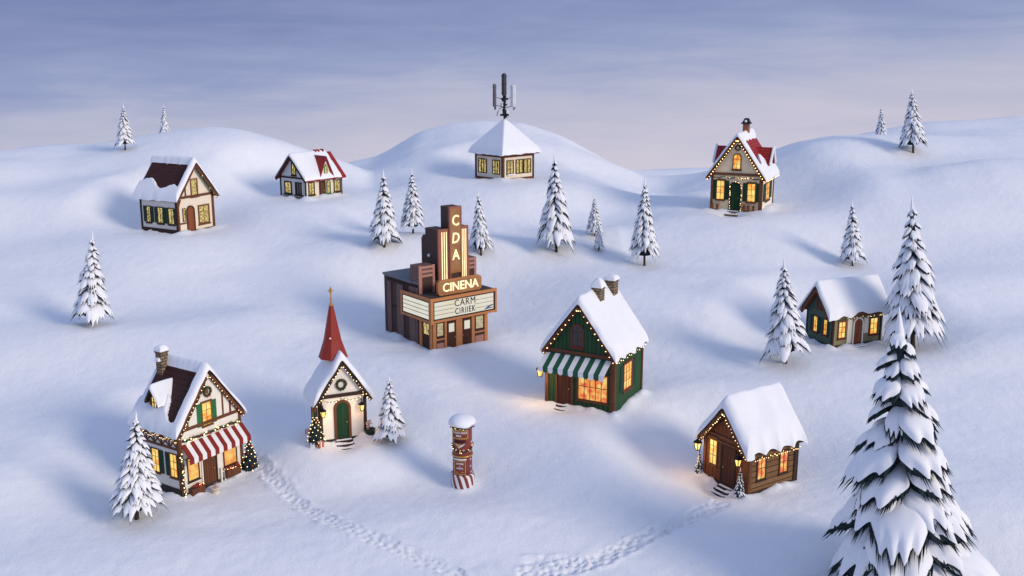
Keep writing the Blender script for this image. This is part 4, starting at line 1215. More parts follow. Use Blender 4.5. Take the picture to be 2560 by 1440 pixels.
h.window('L', 16, 34, 26, 70, 2, 3, M_frame, M_lit, 2, head=True, shutters=M_gdoor, sw=10)
h.window('L', 94, 112, 28, 74, 2, 3, M_frame, M_lit, 2, head=True, shutters=M_gdoor, sw=10)
h.window('L', 56, 73, 106, 142, 2, 3, M_frame, M_lit, 2.4, arch=True)
h.door('L', 54, 76, 2, 70, M_gdoor, M_dark, 2.5, arch=True, knob='lo')
h.window('R', 50, 96, 24, 66, 2, 3, M_frame, M_lit, 3, shutters=M_gdoor, sw=26)
steps(h, 'L', 52, 84, 3, 13, 6, M_stone)
for sgn in (0, 1):                               # a dormer on either slope
    my = (lambda y: y) if sgn == 0 else (lambda y: h.Wl - y)
    x0, x1, xm = 78, 128, 103
    if sgn: my = lambda y: h.Wl + 9 - y
    b = h.mb(); A = [(x0, 86), (x1, 86), (x1, 120), (xm, 148), (x0, 120)]
    b.prism([(x, my(6), z) for x, z in A], [(x, my(48), z) for x, z in A]); dm = b.build('dormer', M_white, h.root)
    b = h.mb()
    for p_, q_ in (((x0 - 7, 113), (xm, 153)), ((xm, 153), (x1 + 7, 113))):
        b.prism([(p_[0], my(-4), p_[1]), (q_[0], my(-4), q_[1]), (q_[0], my(-4), q_[1] - 4), (p_[0], my(-4), p_[1] - 4)], [(p_[0], my(60), p_[1]), (q_[0], my(60), q_[1]), (q_[0], my(60), q_[1] - 4), (p_[0], my(60), p_[1] - 4)])
    b.build('dormer_roof', M_tile_red, dm)
    b = h.mb(); b.tube([(x0 - 8, my(-5), 113), (xm, my(-5), 155), (x1 + 8, my(-5), 113)], 3.2, 6); b.build('dormer_snow', M_snow, dm)
    b = h.mb(); y_ = my(5.2); yy = sorted((my(4), my(6.5)))
    for x in (x0 + 3, x1 - 3): b.box(x - 3, x + 3, yy[0], yy[1], 86, 120)
    for x in (92, 103, 114): b.box(x - 1.5, x + 1.5, yy[0] - 0.3, yy[1] + 0.3, 96, 124)
    b.box(86, 120, yy[0] - 0.5, yy[1] + 0.5, 92, 96); b.build('dormer_window', M_frame, dm)
    b = h.mb(); yy = sorted((my(5.5), my(7))); b.box(92, 114, yy[0], yy[1], 96, 124); b.build('dormer_pane', M_lit, dm)
b = h.mb(); b.box(81, 97, 57, 72, 172, 212); chm = b.build('chimney', M_brick, roof)
b = h.mb(); b.box(77, 101, 53, 76, 212, 215)
b.prism([(79, 55, 215), (99, 55, 215), (99, 74, 215), (79, 74, 215)], [(83, 60, 226), (95, 60, 226), (95, 69, 226), (83, 69, 226)]); b.build('chimney_cap', M_metal, roof)
b = h.mb(); b.smooth = True; b.ball((78.5, 64.5, 219), 3.4, 6); b.build('cap_opening', M_ribbon, roof)
pts = [h.P('L', half + s_ * u, zr - 8 - sl * abs(u), 12) for s_, u in [(1, e - 3), (1, 3)]] + [h.P('L', half - u, zr - 8 - sl * u, 12) for u in (3, e - 3)]
t = h.thing('string_lights', 'bright bulbs along the gable edge of the red-roofed house', 'string lights', pts[0], 'light strings on the houses')
strand(t, pts, 1.3, 7.5, name='bulbs', glow=M_bulb_bright)
t = h.thing('string_lights', 'bright bulbs under the side eave of the red-roofed house', 'string lights', h.P('R', 2, ZW - 10, 12), 'light strings on the houses')
strand(t, [h.P('R', u, ZW - 11, 13) for u in np.linspace(-6, h.Wr, 6)], 1.4, 7, 1, name='bulbs')
wreath(h, 'L', 64, 158, 8, 'small brown wreath above the arched window of the red-roofed house', 2.2, None, M_berry)
arch = [(51, v) for v in np.linspace(4, 58, 7)] + [(65 - 14.5 * math.cos(a), 58 + 15.5 * math.sin(a)) for a in np.linspace(0.3, 2.84, 8)] + [(79, v) for v in np.linspace(58, 4, 7)]
garland(h, [h.P('L', u, v, 3.5) for u, v in arch], 3.4, 'garland of red berries and bulbs framing the green arched door of the red-roofed house', 46, 40, n_per=10)
garland(h, [h.P('L', u, 86 - 5 * abs(math.sin(u * 0.098)), 3.5) for u in np.linspace(4, 124, 22)], 2.8, 'swagged garland with bulbs and red pennants across the front of the red-roofed house', 26, 26, n_per=9)
def flower_pot(h, p, r0, hh, label, seed):
    t = h.thing('flower_pot', label, 'flower pot', p, 'flower pots in front of the red-roofed house')
    x, y, z = p; r_ = random.Random(seed)
    b = t.mb(); b.smooth = True; b.lathe([(r0 * 0.7, z - 3), (r0 * 0.75, z), (r0, z + hh), (r0 * 1.1, z + hh), (r0 * 1.1, z + hh * 1.15), (r0 * 0.9, z + hh * 1.15)], (x, y, 0), 14); b.build('pot', M_clay, t.root)
    b = t.mb()
    for _ in range(60):
        a = r_.uniform(0, 6.28); L = r_.uniform(0.5, 1.5) * hh; k = r_.uniform(0.3, 1.5) * r0
        b.spike((x, y, z + hh), (x + k * math.cos(a), y + k * math.sin(a), z + hh + L), r0 * 0.16)
    b.build('leaves', M_shut, t.root)
    it = []
    for _ in range(12):
        a = r_.uniform(0, 6.28); k = r_.uniform(0.2, 1.4) * r0
        it.append(((x + k * math.cos(a), y + k * math.sin(a), z + hh * (1.2 + r_.uniform(0.1, 1.2))), r0 * 0.26))
    balls(t, 'flower', it, M_flower)
M_flower = mat('orange_red_petals', (0.62, 0.09, 0.035), 0.6, 0.4, 20, 0)
for u, d_, lb in ((122, 7, 'clay flower pot at the far left corner below the left window of the red-roofed house'), (107, 9, 'second clay flower pot from the left, below the left window of the red-roofed house'),
                  (41, 8, 'clay flower pot nearest the steps below the right window of the red-roofed house'), (29, 9, 'middle clay flower pot below the right window of the red-roofed house'), (16, 10, 'clay flower pot by the right corner post of the red-roofed house')):
    flower_pot(h, h.P('L', u, 0, d_), 4.2, 8, lb, int(u))

# --- timber house at upper left
h = House('timber_house', 'half-timbered cream house with dark brown roof patch and three side windows', 'house', 447, 587, 43, 124, 128)
h.drifts(1.0)
ZW, RISE = 90, 80
roof, half, sl, zr, e = gable_house(h, 'R', ZW, RISE, 9, 8, 4, (M_cream, M_white), slabmat=M_tile_dark)
zf = gable_z(half, half, zr, sl, 'y')
def ex8(x, y): return min(half - 6 - x, x - (6 + 0.10 * y + 6 * math.sin(y * 0.07 + 0.6)), y - 3, h.Wl + 20 - y)
b = h.mb(); snow_sheet(b, half - e - 4, half + e + 5, -13, h.Wl + 15, zf, 13, 9, 80, 70, 2.0, 61.0, ex=ex8)
b.build('roof_snow', M_snow, roof)
b = h.mb()
h.beam(b, 'R', 2.5, -6, 2.5, ZW, 6, -1, 2.2); h.beam(b, 'R', h.Wr - 3, -6, h.Wr - 3, ZW, 7, -1, 2.2); h.beam(b, 'R', 0, ZW + 1, h.Wr, ZW + 1, 6, -1, 2.4)
h.fbox(b, 'R', 0, h.Wr, -14, 5, -1, 2.6); h.beam(b, 'R', 30, ZW + 3, 30, ZW + 36, 3.5); h.beam(b, 'R', 14, ZW + 3, 24, ZW + 26, 3)
h.beam(b, 'R', 6, 26, 28, 26, 3.5); h.beam(b, 'R', 12, ZW - 4, 4, ZW - 22, 3)
for s_ in (-1, 1): h.beam(b, 'R', half + s_, zr - 7 - sl, half + s_ * (e - 1), zr - 7 - sl * (e - 1), 7, 6, 9.6)
b.build('timber_frame', M_beam, h.root)
b = h.mb()
h.beam(b, 'L', 2, -6, 2, ZW, 5, -1, 2); h.beam(b, 'L', h.Wl - 2, -6, h.Wl - 2, ZW, 5, -1, 2); h.beam(b, 'L', 0, ZW - 5, h.Wl, ZW - 5, 5, -1, 2.2); h.fbox(b, 'L', 0, h.Wl, -14, 11, -1, 2.4)
b.build('dark_timber', M_dark, h.root)
for u0, u1 in ((12, 29), (50, 67), (94, 106)): h.window('L', u0, u1, 26, 64, 2, 1, M_dframe, M_lit2, 2.2, shutters=M_dshut, sw=9)
h.door('R', 32, 54, 2, 66, M_rdoor, M_dark, 2.6, arch=True)
h.window('R', 72, 104, 20, 62, 2, 1, M_frame, M_lit2, 3.4); h.window('R', 18, 25, 32, 62, 1, 1, M_dframe, M_lit2, 1.6, sill=False)
h.window('R', 51, 70, 92, 132, 1, 2, M_frame, M_lit2, 2.6)
garland(h, [h.P('R', half + u, zr - 14 - sl * u, 10) for u in np.linspace(4, e - 6, 8)], 3.0, 'thin dark garland under the gable edge of the brown-roofed cream house', 6, 6, n_per=12)

# --- white house with a red gable dormer
h = House('white_house', 'low white house with dark red gable dormer and snowy roof', 'house', 767, 499, 40, 118, 100)
h.drifts(1.0)
ZW, RISE = 50, 52
M_wshade = mat('shaded_white', (0.62, 0.62, 0.60), 0.85, 0.06, 3, 0.2, 20)  # white of the left wall, greyed: its shade is painted into the colour
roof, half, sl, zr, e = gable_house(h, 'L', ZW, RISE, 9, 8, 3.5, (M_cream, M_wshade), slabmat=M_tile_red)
zf = gable_z(half, half, zr, sl, 'x')
def ex9(x, y): return min(x - (h.Wr - 7), 40)
b = h.mb(); snow_sheet(b, -10, h.Wr + 12, half - e - 2, half + e + 2, zf, 7, 6, 60, 50, 1.5, 71.0, ex=ex9)
b.build('roof_snow', M_snow, roof)
b = h.mb()
h.beam(b, 'L', 2, -6, 2, ZW, 4, -1, 1.6); h.beam(b, 'L', h.Wl - 2, -6, h.Wl - 2, ZW, 4, -1, 1.6); h.beam(b, 'L', 0, ZW + 1, h.Wl, ZW + 1, 4, -1, 1.8); h.fbox(b, 'L', 0, h.Wl, -14, 3, -1, 1.8)
for s_ in (-1, 1): h.beam(b, 'L', half + s_, zr - 5 - sl, half + s_ * (e - 1), zr - 5 - sl * (e - 1), 5, 6, 9.5)
b.build('dark_timber', M_dark, h.root)
b = h.mb(); h.fbox(b, 'R', 0, h.Wr, ZW - 5, ZW - 1, -1, 2); h.fbox(b, 'R', h.Wr - 3, h.Wr, -6, ZW - 5, -1, 1.8); h.fbox(b, 'R', 0, h.Wr, -14, 2, -1, 1.6); b.build('timber_frame', M_frame, h.root)
h.window('L', 58, 80, 12, 38, 2, 2, M_dark, M_lit2, 3); h.window('L', 18, 38, 12, 38, 2, 1, M_dark, M_dim, 3, shutters=M_wshade, sw=4)
h.window('L', 38, 50, 60, 86, 2, 2, M_dark, M_lit2, 2.2)
h.window('R', 8, 24, 12, 40, 2, 1, M_dframe, M_lit2, 2); h.window('R', 67, 77, 10, 40, 1, 2, M_shut, M_lit2, 1.6, arch=True); h.window('R', 92, 110, 12, 38, 2, 1, M_dframe, M_lit2, 2.4)
h.door('R', 44, 59, 0, 39, M_door, M_dark, 2.6)
b = h.mb(); A = [(40, 46), (84, 46), (62, 98)]
b.prism([(x, -3, z) for x, z in A], [(x, 40, z) for x, z in A]); dm = b.build('dormer', M_cream, h.root)
b = h.mb()
b.prism([(34, -8, 42), (62, -8, 103), (62, -8, 98), (37, -8, 42)], [(34, 40, 42), (62, 50, 103), (62, 50, 98), (37, 40, 42)])
b.prism([(62, -8, 103), (90, -8, 42), (87, -8, 42), (62, -8, 98)], [(62, 50, 103), (90, 40, 42), (87, 40, 42), (62, 50, 98)])
b.build('dormer_roof', M_tile_red, dm)
b = h.mb(); snow_sheet(b, 61, 92, -10, 44, lambda x, y: 104 - 2.18 * (x - 62), 4, 4, 14, 14, 0.5, 73.0); b.build('dormer_snow', M_snow, dm)
b = h.mb(); h.fpoly(b, 'R', [(57, 56), (68, 56), (68, 76), (63, 84), (57, 76)], 2.4, 4.4); b.build('dormer_window', M_shut, dm)
b = h.mb(); h.fpoly(b, 'R', [(59, 58), (66, 58), (66, 75), (63, 80), (59, 75)], 4.0, 5); b.build('dormer_pane', M_lit2, dm)
b = h.mb()
for x in (72, 82, 96): b.box(x, x + 4, 44, 54, zr - 2, zr + 8)
b.build('ridge_pots', M_tile_red, roof)

# --- square hut with the antenna mast
h = House('mast_hut', 'square cream hut with a snow pyramid roof on the middle hill', 'hut', 1257, 454, 42, 106, 104)
h.drifts(0.6)
H_MAST = h
ZW = 64
b = h.mb(); b.box(0, h.Wr, 0, h.Wl, -14, ZW); b.build('wall', [M_cream], h.root)
b = h.mb(); m_ = 53
b.prism([(-11, -11, ZW), (h.Wr + 11, -11, ZW), (h.Wr + 11, h.Wl + 11, ZW), (-11, h.Wl + 11, ZW)], [(-11, -11, ZW + 4), (h.Wr + 11, -11, ZW + 4), (h.Wr + 11, h.Wl + 11, ZW + 4), (-11, h.Wl + 11, ZW + 4)])
roof = b.build('roof', M_frame, h.root)
b = h.mb()
def pz(x, y):
    d = max(abs(x - 53), abs(y - 52)); d = math.sqrt(d * d + 6) - 2.4
    return ZW + 4 + 76 * (1 - d / 64)
snow_sheet(b, -14, h.Wr + 14, -14, h.Wl + 14, pz, 9, 8, 70, 70, 1.6, 81.0, lump=0.05, sink=2.0); b.build('roof_snow', M_snow, roof)
b = h.mb()
for f_, W_ in (('R', h.Wr), ('L', h.Wl)):
    h.beam(b, f_, 2, -8, 2, ZW, 5, -1, 2 if f_ == 'R' else 1.7); h.beam(b, f_, W_ - 2, -8, W_ - 2, ZW, 5, -1, 2)
    h.beam(b, f_, 0, ZW - 2.5, W_, ZW - 2.5, 5, -1, 2.3); h.fbox(b, f_, 0, W_, -14, 6, -1, 2.5)
b.build('timber_frame', M_beam, h.root)
h.window('L', 12, 36, 18, 50, 3, 1, M_dframe, M_lit2, 2, mun=3.2, sill=False); h.window('L', 62, 90, 18, 50, 3, 1, M_dframe, M_lit2, 2, mun=3.2, sill=False)
h.window('R', 14, 34, 18, 50, 2, 1, M_dframe, M_lit2, 2, mun=2.4, sill=False); h.window('R', 45, 66, 18, 50, 2, 1, M_dframe, M_lit2, 2, mun=3, sill=False); h.window('R', 72, 94, 18, 50, 2, 1, M_dframe, M_lit2, 2, mun=3, sill=False)
b = h.mb(); snow_sheet(b, 12, 36, -6, 0, lambda x, y: 16, 3, 3, 8, 6, 0.2, 3); b.build('sill_snow', M_snow, h.root)
t = h.thing('antenna_mast', 'dark telephone antenna mast with three panels on top of the snow pyramid roof', 'antenna mast', (53, 52, ZW + 76))
M_panelw = mat('antenna_white', (0.62, 0.64, 0.66), 0.5, 0.08, 5, 0.05); M_panelk = mat('antenna_dark', (0.045, 0.043, 0.045), 0.5, 0.3, 5, 0.2); M_panelg = mat('antenna_grey', (0.12, 0.11, 0.12), 0.5, 0.2, 5, 0.05)
X, Y, Z = 53, 52, ZW + 70
c_, s_ = math.cos(-h.rz), math.sin(-h.rz)
def lp(dx, dy, dz): return (X + dx * c_ - dy * s_, Y + dx * s_ + dy * c_, Z + dz)
b = t.mb(); b.tube([lp(0, 0, 0), lp(0, 0, 64), lp(-2, 0, 120)], 2.6, 8)
for dz_, w_, d_ in ((6, 12, 9), (26, 22, 10), (34, 10, 12), (66, 18, 10), (72, 9, 9), (52, 13, 9)): b.bar(lp(-w_ / 2, 0, dz_), lp(w_ / 2, 0, dz_), d_ * 0.6, 5)
for q in range(6): b.bar(lp(rng.uniform(-7, 7), rng.uniform(-4, 4), 20 + q * 8), lp(rng.uniform(-7, 7), rng.uniform(-4, 4), 30 + q * 8), 4.5)
b.bar(lp(0, 0, 46), lp(-23, 0, 50), 1.6); b.bar(lp(0, 0, 44), lp(22, 0, 48), 1.6); b.bar(lp(0, 0, 66), lp(-24, 0, 70), 1.4); b.bar(lp(0, 0, 66), lp(22, 0, 70), 1.4)
b.tube([lp(-4, 0, 46), lp(-12, -2, 42), lp(-17, -3, 34), lp(-19, -3, 24)], 1.0, 5)
b.build('mast', M_metal, t.root)
b = t.mb()
b.bar(lp(6, 0, 30), lp(6, 0, 38), 7); b.bar(lp(-6, -1, 48), lp(-6, -1, 56), 6); b.build('equipment_box', M_panelw, t.root)
for dx_, z0_, z1_, w_, m_ in ((-25, 46, 104, 9, M_panelg), (-1, 74, 130, 12.5, M_panelk), (22, 46, 102, 13, M_panelw)):
    b = t.mb(); b.smooth = False
    b.lathe([(w_ * 0.30, 0), (w_ * 0.5, 3), (w_ * 0.5, z1_ - z0_ - 5), (w_ * 0.36, z1_ - z0_ - 1), (w_ * 0.1, z1_ - z0_)], lp(dx_, -3, z0_), 8)
    for q in (0.12, 0.5, 0.86): b.lathe([(w_ * 0.56, 0), (w_ * 0.56, 2.2)], lp(dx_, -3, z0_ + (z1_ - z0_) * q), 8)
    pn_ = b.build('antenna_panel', m_, t.root)
    b = t.mb(); b.tube([lp(dx_ + w_ * 0.3, 1, z0_ - 6), lp(dx_ + w_ * 0.3, 1, z1_ - 6)], 1.3, 6); b.tube([lp(dx_, -2, z0_), lp(dx_ + 1, -2, z0_ - 8)], 1.0, 5); b.build('panel_pipe', M_metal, pn_)
# ------------------------------------------------------------------ letter box
P, depth = hit(1157, 1216); S = depth / FOC
az = math.atan2(P[0], P[1])
mc = Ctx(empty('letter_box', P, -az, 'tall round red letter box with snow cap and candy-striped foot', 'letter box'), S, (0, 0, 0))
M_mred = mat('letter_box_red', (0.21, 0.030, 0.022), 0.38, 0.12, 5, 0.08, 30, 0, 0.5)
b = mc.mb(); b.smooth = True
b.lathe([(24, -6), (24, 78), (24.4, 80), (24.4, 150), (26, 153), (30, 156), (31, 158), (31, 163), (26, 168), (10, 171)], n=40); bod = b.build('body', M_mred, mc.root)
b = mc.mb(); b.smooth = True
PP = []
for i in range(12):
    t = i / 11 * math.pi * 0.56
    PP.append([((33.5 + 2.5 * nz(math.cos(q), math.sin(q), 4)) * math.sin(t) * math.cos(q), (33.5 + 2.5 * nz(math.cos(q), math.sin(q), 4)) * math.sin(t) * math.sin(q),
                162 + 5 * nz(math.cos(q) * 1.7, math.sin(q) * 1.7, 9) * (i / 11) ** 3 + 19 * math.cos(t)) for q in np.linspace(0, 2 * math.pi, 37)])
PP.append([(26 * math.cos(q), 26 * math.sin(q), 162) for q in np.linspace(0, 2 * math.pi, 37)])
b.grid(PP)
b.build('snow_cap', M_snow, mc.root)
b = mc.mb(); n = 44                                # candy-striped foot
rings = []
for k, (r_, z_) in enumerate(((24, 30), (28.5, 29), (29.5, 22), (29.5, 8), (28.5, -4))):
    rings.append([b.v(r_ * math.cos(2 * math.pi * (i + k * 0.9) / n), r_ * math.sin(2 * math.pi * (i + k * 0.9) / n), z_) for i in range(n)])
for k in range(4):
    for i in range(n):
        b.m = (i // 2) % 2; b.f((rings[k][i], rings[k][(i + 1) % n], rings[k + 1][(i + 1) % n], rings[k + 1][i]))
b.build('striped_foot', [M_mred, M_ribbon], mc.root)
b = mc.mb(); b.smooth = True
b.tube([(25.2 * math.cos(a), 25.2 * math.sin(a), 79) for a in np.linspace(0, 2 * math.pi, 41)], 2.0, 6); b.build('rope_band', M_gold, mc.root)
def cyl(r_): return lambda x, y, d, x0=0, z0=0: ((r_ + d) * math.sin((x + x0) / r_), -(r_ + d) * math.cos((x + x0) / r_), z0 + y)
def cbox(b, r_, x0, x1, z0, z1, d0, d1, n=8):
    f = cyl(r_)
    for i in range(n):
        a, c = x0 + (x1 - x0) * i / n, x0 + (x1 - x0) * (i + 1) / n
        b.prism([f(a, z0, d0), f(c, z0, d0), f(c, z1, d0), f(a, z1, d0)], [f(a, z0, d1), f(c, z0, d1), f(c, z1, d1), f(a, z1, d1)])
FX = -7                                            # the front panels are turned a little to the left
b = mc.mb()
cbox(b, 24, FX - 20, FX + 21, 147, 149.5, 0, 3.2); cbox(b, 24, FX - 20, FX + 21, 126, 128.5, 0, 3.2)
cbox(b, 24, FX - 20, FX - 17.6, 128.5, 147, 0, 3.1, 2); cbox(b, 24, FX + 18.6, FX + 21, 128.5, 147, 0, 3.1, 2)
b.build('gold_frame', M_gold, mc.root); b = mc.mb()
cbox(b, 24, FX - 14, FX + 14, 67, 68.6, 0, 2.4); cbox(b, 24, FX - 14, FX + 14, 33, 34.6, 0, 2.4); cbox(b, 24, FX - 14, FX - 12.4, 34.6, 67, 0, 2.3, 2); cbox(b, 24, FX + 12.4, FX + 14, 34.6, 67, 0, 2.3, 2)
cbox(b, 24, FX - 10, FX - 3, 38, 39.4, 0, 2.2, 4); cbox(b, 24, FX + 3, FX + 10, 38, 39.4, 0, 2.2, 4)
b.build('gold_frame', M_gold, mc.root)
b = mc.mb(); cbox(b, 24, FX - 17.6, FX + 18.6, 128.5, 147, 0, 1.6); b.build('name_plate', M_mred, mc.root)
b = mc.mb(); cbox(b, 24, FX - 17, FX + 17, 30, 71.5, 0, 1.0); b.build('collection_door', M_mred, mc.root)
b = mc.mb(); cbox(b, 24.4, FX - 14, FX + 15, 117.5, 120.5, 0, 1.0); b.build('slot', M_black, mc.root)
b = mc.mb(); cbox(b, 24.4, FX - 15, FX + 16, 114.2, 116.4, 0, 2.2); cbox(b, 24.4, FX - 15, FX + 16, 121.2, 122.4, 0, 1.8); b.build('slot_lip', M_red, mc.root)
b = mc.mb(); f = cyl(24.4)
b.prism([f(FX - 13, 113.5, 0.3), f(FX + 14, 113.5, 0.3), f(FX + 8, 108, 0.3), f(FX - 2, 102, 0.3)], [f(FX - 13, 113.5, 1.2), f(FX + 14, 113.5, 1.2), f(FX + 8, 108, 2.2), f(FX - 2, 102, 2.2)]); b.build('envelope', M_ribbon, mc.root)
b = mc.mb(); b.prism([f(FX - 7, 113, 2.0), f(FX + 5, 113, 2.0), f(FX - 2, 103, 2.4)], [f(FX - 7, 113, 2.6), f(FX + 5, 113, 2.6), f(FX - 2, 103, 3.0)]); b.build('yellow_envelope', M_gold, mc.root)
b = mc.mb(); b.smooth = True; b.ball(f(FX + 1, 95, 0.5), 2.8, 6, 1.4); b.build('keyhole', M_gold, mc.root)
b = mc.mb(); b.smooth = True; b.ball(cyl(24)(FX - 15.4, 50, 1.5), 1.5, 6); b.build('knob', M_gold, mc.root)
b = mc.mb()
for s_, sz, zz, x0 in (('NORTH POLE', 7.0, 141.6, -0.5), ('MAIL', 7.2, 133.6, -1.5)):
    text_faces(b, s_, sz, lambda x, y, d: cyl(24)(x, y, d + 1.6, FX + x0, zz), 0.6, 0.10, squeeze=0.86)
for s_, sz, zz in (('LETTERS', 6.0, 60.5), ('to', 4.0, 55), ('SANTA', 6.4, 48.8)):
    text_faces(b, s_, sz, lambda x, y, d: cyl(24)(x, y, d + 1.0, FX, zz), 0.6, 0.10, squeeze=0.82)
b.build('white_lettering', M_ribbon, mc.root)
for x, z in ((20, 92), (27, 114), (22, 70), (22, 52), (24, 36), (FX + 10, 96), (FX - 9, 97)):
    b = mc.mb()
    for k in range(3):
        a = k * math.pi / 3
        f = cyl(24); p = f(x + 2.6 * math.cos(a), z + 2.6 * math.sin(a), 0.7); q = f(x - 2.6 * math.cos(a), z - 2.6 * math.sin(a), 0.7)
        b.bar(p, q, 0.7)
    b.build('snowflake', M_awn_w, mc.root)
b = mc.mb(); cbox(b, 24, FX - 17, FX + 16, 71, 73.5, 0, 3.0); b.build('ledge_snow', M_snow, mc.root)
class _MH:                                          # lets garland() hang things on the letter box
    def thing(s, name, label, cat, p, group=None):
        w = Vector(P) + Vector((0, 0, 0.26)) + Matrix.Rotation(-az, 3, 'Z') @ Vector(p) * S
        return Ctx(empty(name, w, -az, label, cat, group), S, p)
    def P(s, *a): return (0, 0, 0)
mh = _MH()
garland(mh, [(26 * math.sin(a), -26 * math.cos(a), 91 + 14 * (abs(a) / 1.5) ** 1.6) for a in np.linspace(-1.6, 1.6, 12)], 3.6, 'holly garland with small bulbs draped round the middle of the red letter box', 0, 14, n_per=18)
garland(mh, [(30 * math.sin(a), -30 * math.cos(a), 150 + 5 * abs(math.sin(a * 2.2))) for a in np.linspace(-1.7, 1.5, 10)], 3.2, 'holly garland under the snow cap of the red letter box', 0, 8, n_per=12)
MOUNDS.append((P[0], P[1], 0.46, 0.85))
mc.root.location.z += 0.26

# ------------------------------------------------------------------ firs
def fir_parts(seed, rows, nb, fingers, snowy=1.0, spread=0.185, droop=0.9, core=0.42, ts=8, ss=8, bare_trunk=0.07, wid=0.33, spikes=7, lobe=1.0, jz=0.012):
    """Unit-height fir: (trunk, needles, snow) collectors. Tiers of drooping boughs, each with its own load of snow."""
    r_ = random.Random(seed)
    tr, nd, sn = MB(), MB(), MB()
    tr.smooth = True; tr.tube([(0, 0, -0.06), (0, 0, 0.02), (0.003, 0, 0.4), (0, 0, 0.96)], 0.021, 8, 0.1)
    nd.smooth = False
    prof = []
    for i in range(14):
        q = i / 13
        prof.append((max(0.003, spread * core * (1 - q) ** 1.0 * (0.8 + 0.4 * r_.random())), bare_trunk + 0.03 + q * (0.94 - bare_trunk)))
    nd.lathe(prof, n=9)
    sn.smooth = True
    ga = r_.uniform(0, 6.28)
    for lv in range(rows):
        q = (lv + 0.1) / rows
        q = q ** 0.92
        low = 0.035 + 0.80 * droop * spread
        z0 = bare_trunk + low + q * (0.945 - low - bare_trunk)
        R_ = spread * (1 - q) ** 0.88 + 0.013
        n = max(4, int(round(nb * (1 - 0.5 * q))))
        for k in range(n):
            a = ga + 2 * math.pi * (k + 0.30 * r_.uniform(-1, 1)) / n + lv * 0.7
            L = R_ * r_.uniform(0.86, 1.13)
            W = L * wid * r_.uniform(0.85, 1.2) + 0.004
            dr = L * droop * r_.uniform(0.8, 1.2)
            zz = z0 + r_.uniform(-jz, jz)
            ca, sa = math.cos(a), math.sin(a)
            roll = r_.uniform(-0.25, 0.25)
            fk = fingers + r_.choice((-1, 0, 0, 1)); ph = r_.uniform(0, 6.28); depth_f = r_.uniform(0.12, 0.26) * lobe
            def pt(t, s, lift, grow=1.0):
                tip = (1 - 0.24 * s * s) * (1 - depth_f * (0.5 - 0.5 * math.cos(fk * math.pi * s + ph)) * t)
                f = L * (0.10 + 0.90 * t) * tip * grow
                g = (0.22 + 0.78 * min(1, t * 1.5) ** 0.8) * (1 - 0.30 * t ** 3)
                l = s * W * g * grow
                z = zz + 0.10 * L * math.sin(t * 2.0) - dr * (f / L) ** 1.7 - 0.38 * W * s * s + lift + roll * l
                return (f * ca - l * sa, f * sa + l * ca, z)
            if snowy > 0:
                th = (0.30 * W + 0.004) * snowy
                G = []
                for i in range(ts + 1):
                    t = i / ts
                    row = []
                    for j in range(ss + 1):
                        s = -1 + 2 * j / ss
                        edge = min((1 - abs(s)) / 0.42, (1 - t) / 0.22, (t + 0.05) / 0.15, 1.0)
                        edge = max(0, edge)
                        row.append(pt(t, s * (0.92 if snowy >= 1 else 0.7), th * math.sqrt(max(0, 1 - (1 - edge) ** 2)) - 0.10 * th + 0.002))
                    G.append(row)
                sn.grid(G)
            # bough underneath: a thicker dark pad and ragged twigs
            G = []
            for i in range(5):
                t = i / 4
                G.append([pt(t, s, -0.004 - 0.05 * W, 0.93) for s in (-1, -0.5, 0, 0.5, 1)])
            G2 = [[(x * 0.98, y * 0.98, z - 0.10 * W - 0.004) for x, y, z in row] for row in G]
            nd.grid(G); nd.grid(G2)
            for m in range(spikes):
                s = -1 + 2 * (m + 0.5 * r_.random()) / max(1, spikes - 1)
                t = r_.uniform(0.45, 0.85)
                p = pt(t, s * 0.9, -0.006); e_ = pt(1.0, s * 1.05, -0.008 - 0.13 * L * r_.random(), 1.02 + 0.11 * r_.random())
                nd.spike(p, e_, 0.05 * W + 0.0014)
    if snowy > 0:
        sn.lathe([(0.0115, 0.895), (0.010, 0.92), (0.006, 0.955), (0.0025, 0.985), (0.0006, 1.0)], n=7)
    nd.lathe([(0.006, 0.9), (0.001, 0.99)], n=5)
    return tr, nd, sn
KINDS = {}
def fir_kind(key, **kw):
    tr, nd, sn = fir_parts(**kw)
    KINDS[key] = []
    for nm, b, m in (('trunk', tr, M_bark), ('crown', nd, M_needle), ('snow', sn, M_tsnow)):
        if not b.F: continue
        o = b.build(nm, m, None, recalc=(nm != 'x'))
        KINDS[key].append((nm, o.data))
        bpy.data.objects.remove(o)
M_tsnow = mat_snow('bough_snow', 14.0, 0.25)
fir_kind('a', seed=11, rows=13, nb=9, fingers=2, wid=0.27, droop=1.0, bare_trunk=0.10)
fir_kind('b', seed=23, rows=13, nb=9, fingers=2, droop=1.1, wid=0.27, bare_trunk=0.09)
fir_kind('c', seed=37, rows=11, nb=9, fingers=3, droop=1.0, wid=0.31, bare_trunk=0.08)
fir_kind('d', seed=41, rows=14, nb=10, fingers=2, droop=0.95, wid=0.26, bare_trunk=0.09)
fir_kind('big', seed=58, rows=11, nb=6, fingers=3, droop=0.95, wid=0.44, lobe=0.8, jz=0.03, ts=14, ss=18, core=0.36, spikes=44, bare_trunk=0.09)
fir_kind('decor', seed=61, rows=11, nb=10, fingers=3, snowy=0.0, core=0.7, spikes=9, bare_trunk=0.05)
fir_kind('dab', seed=71, rows=9, nb=8, fingers=2, snowy=0.65, core=0.75, spikes=8, bare_trunk=0.02, wid=0.22)
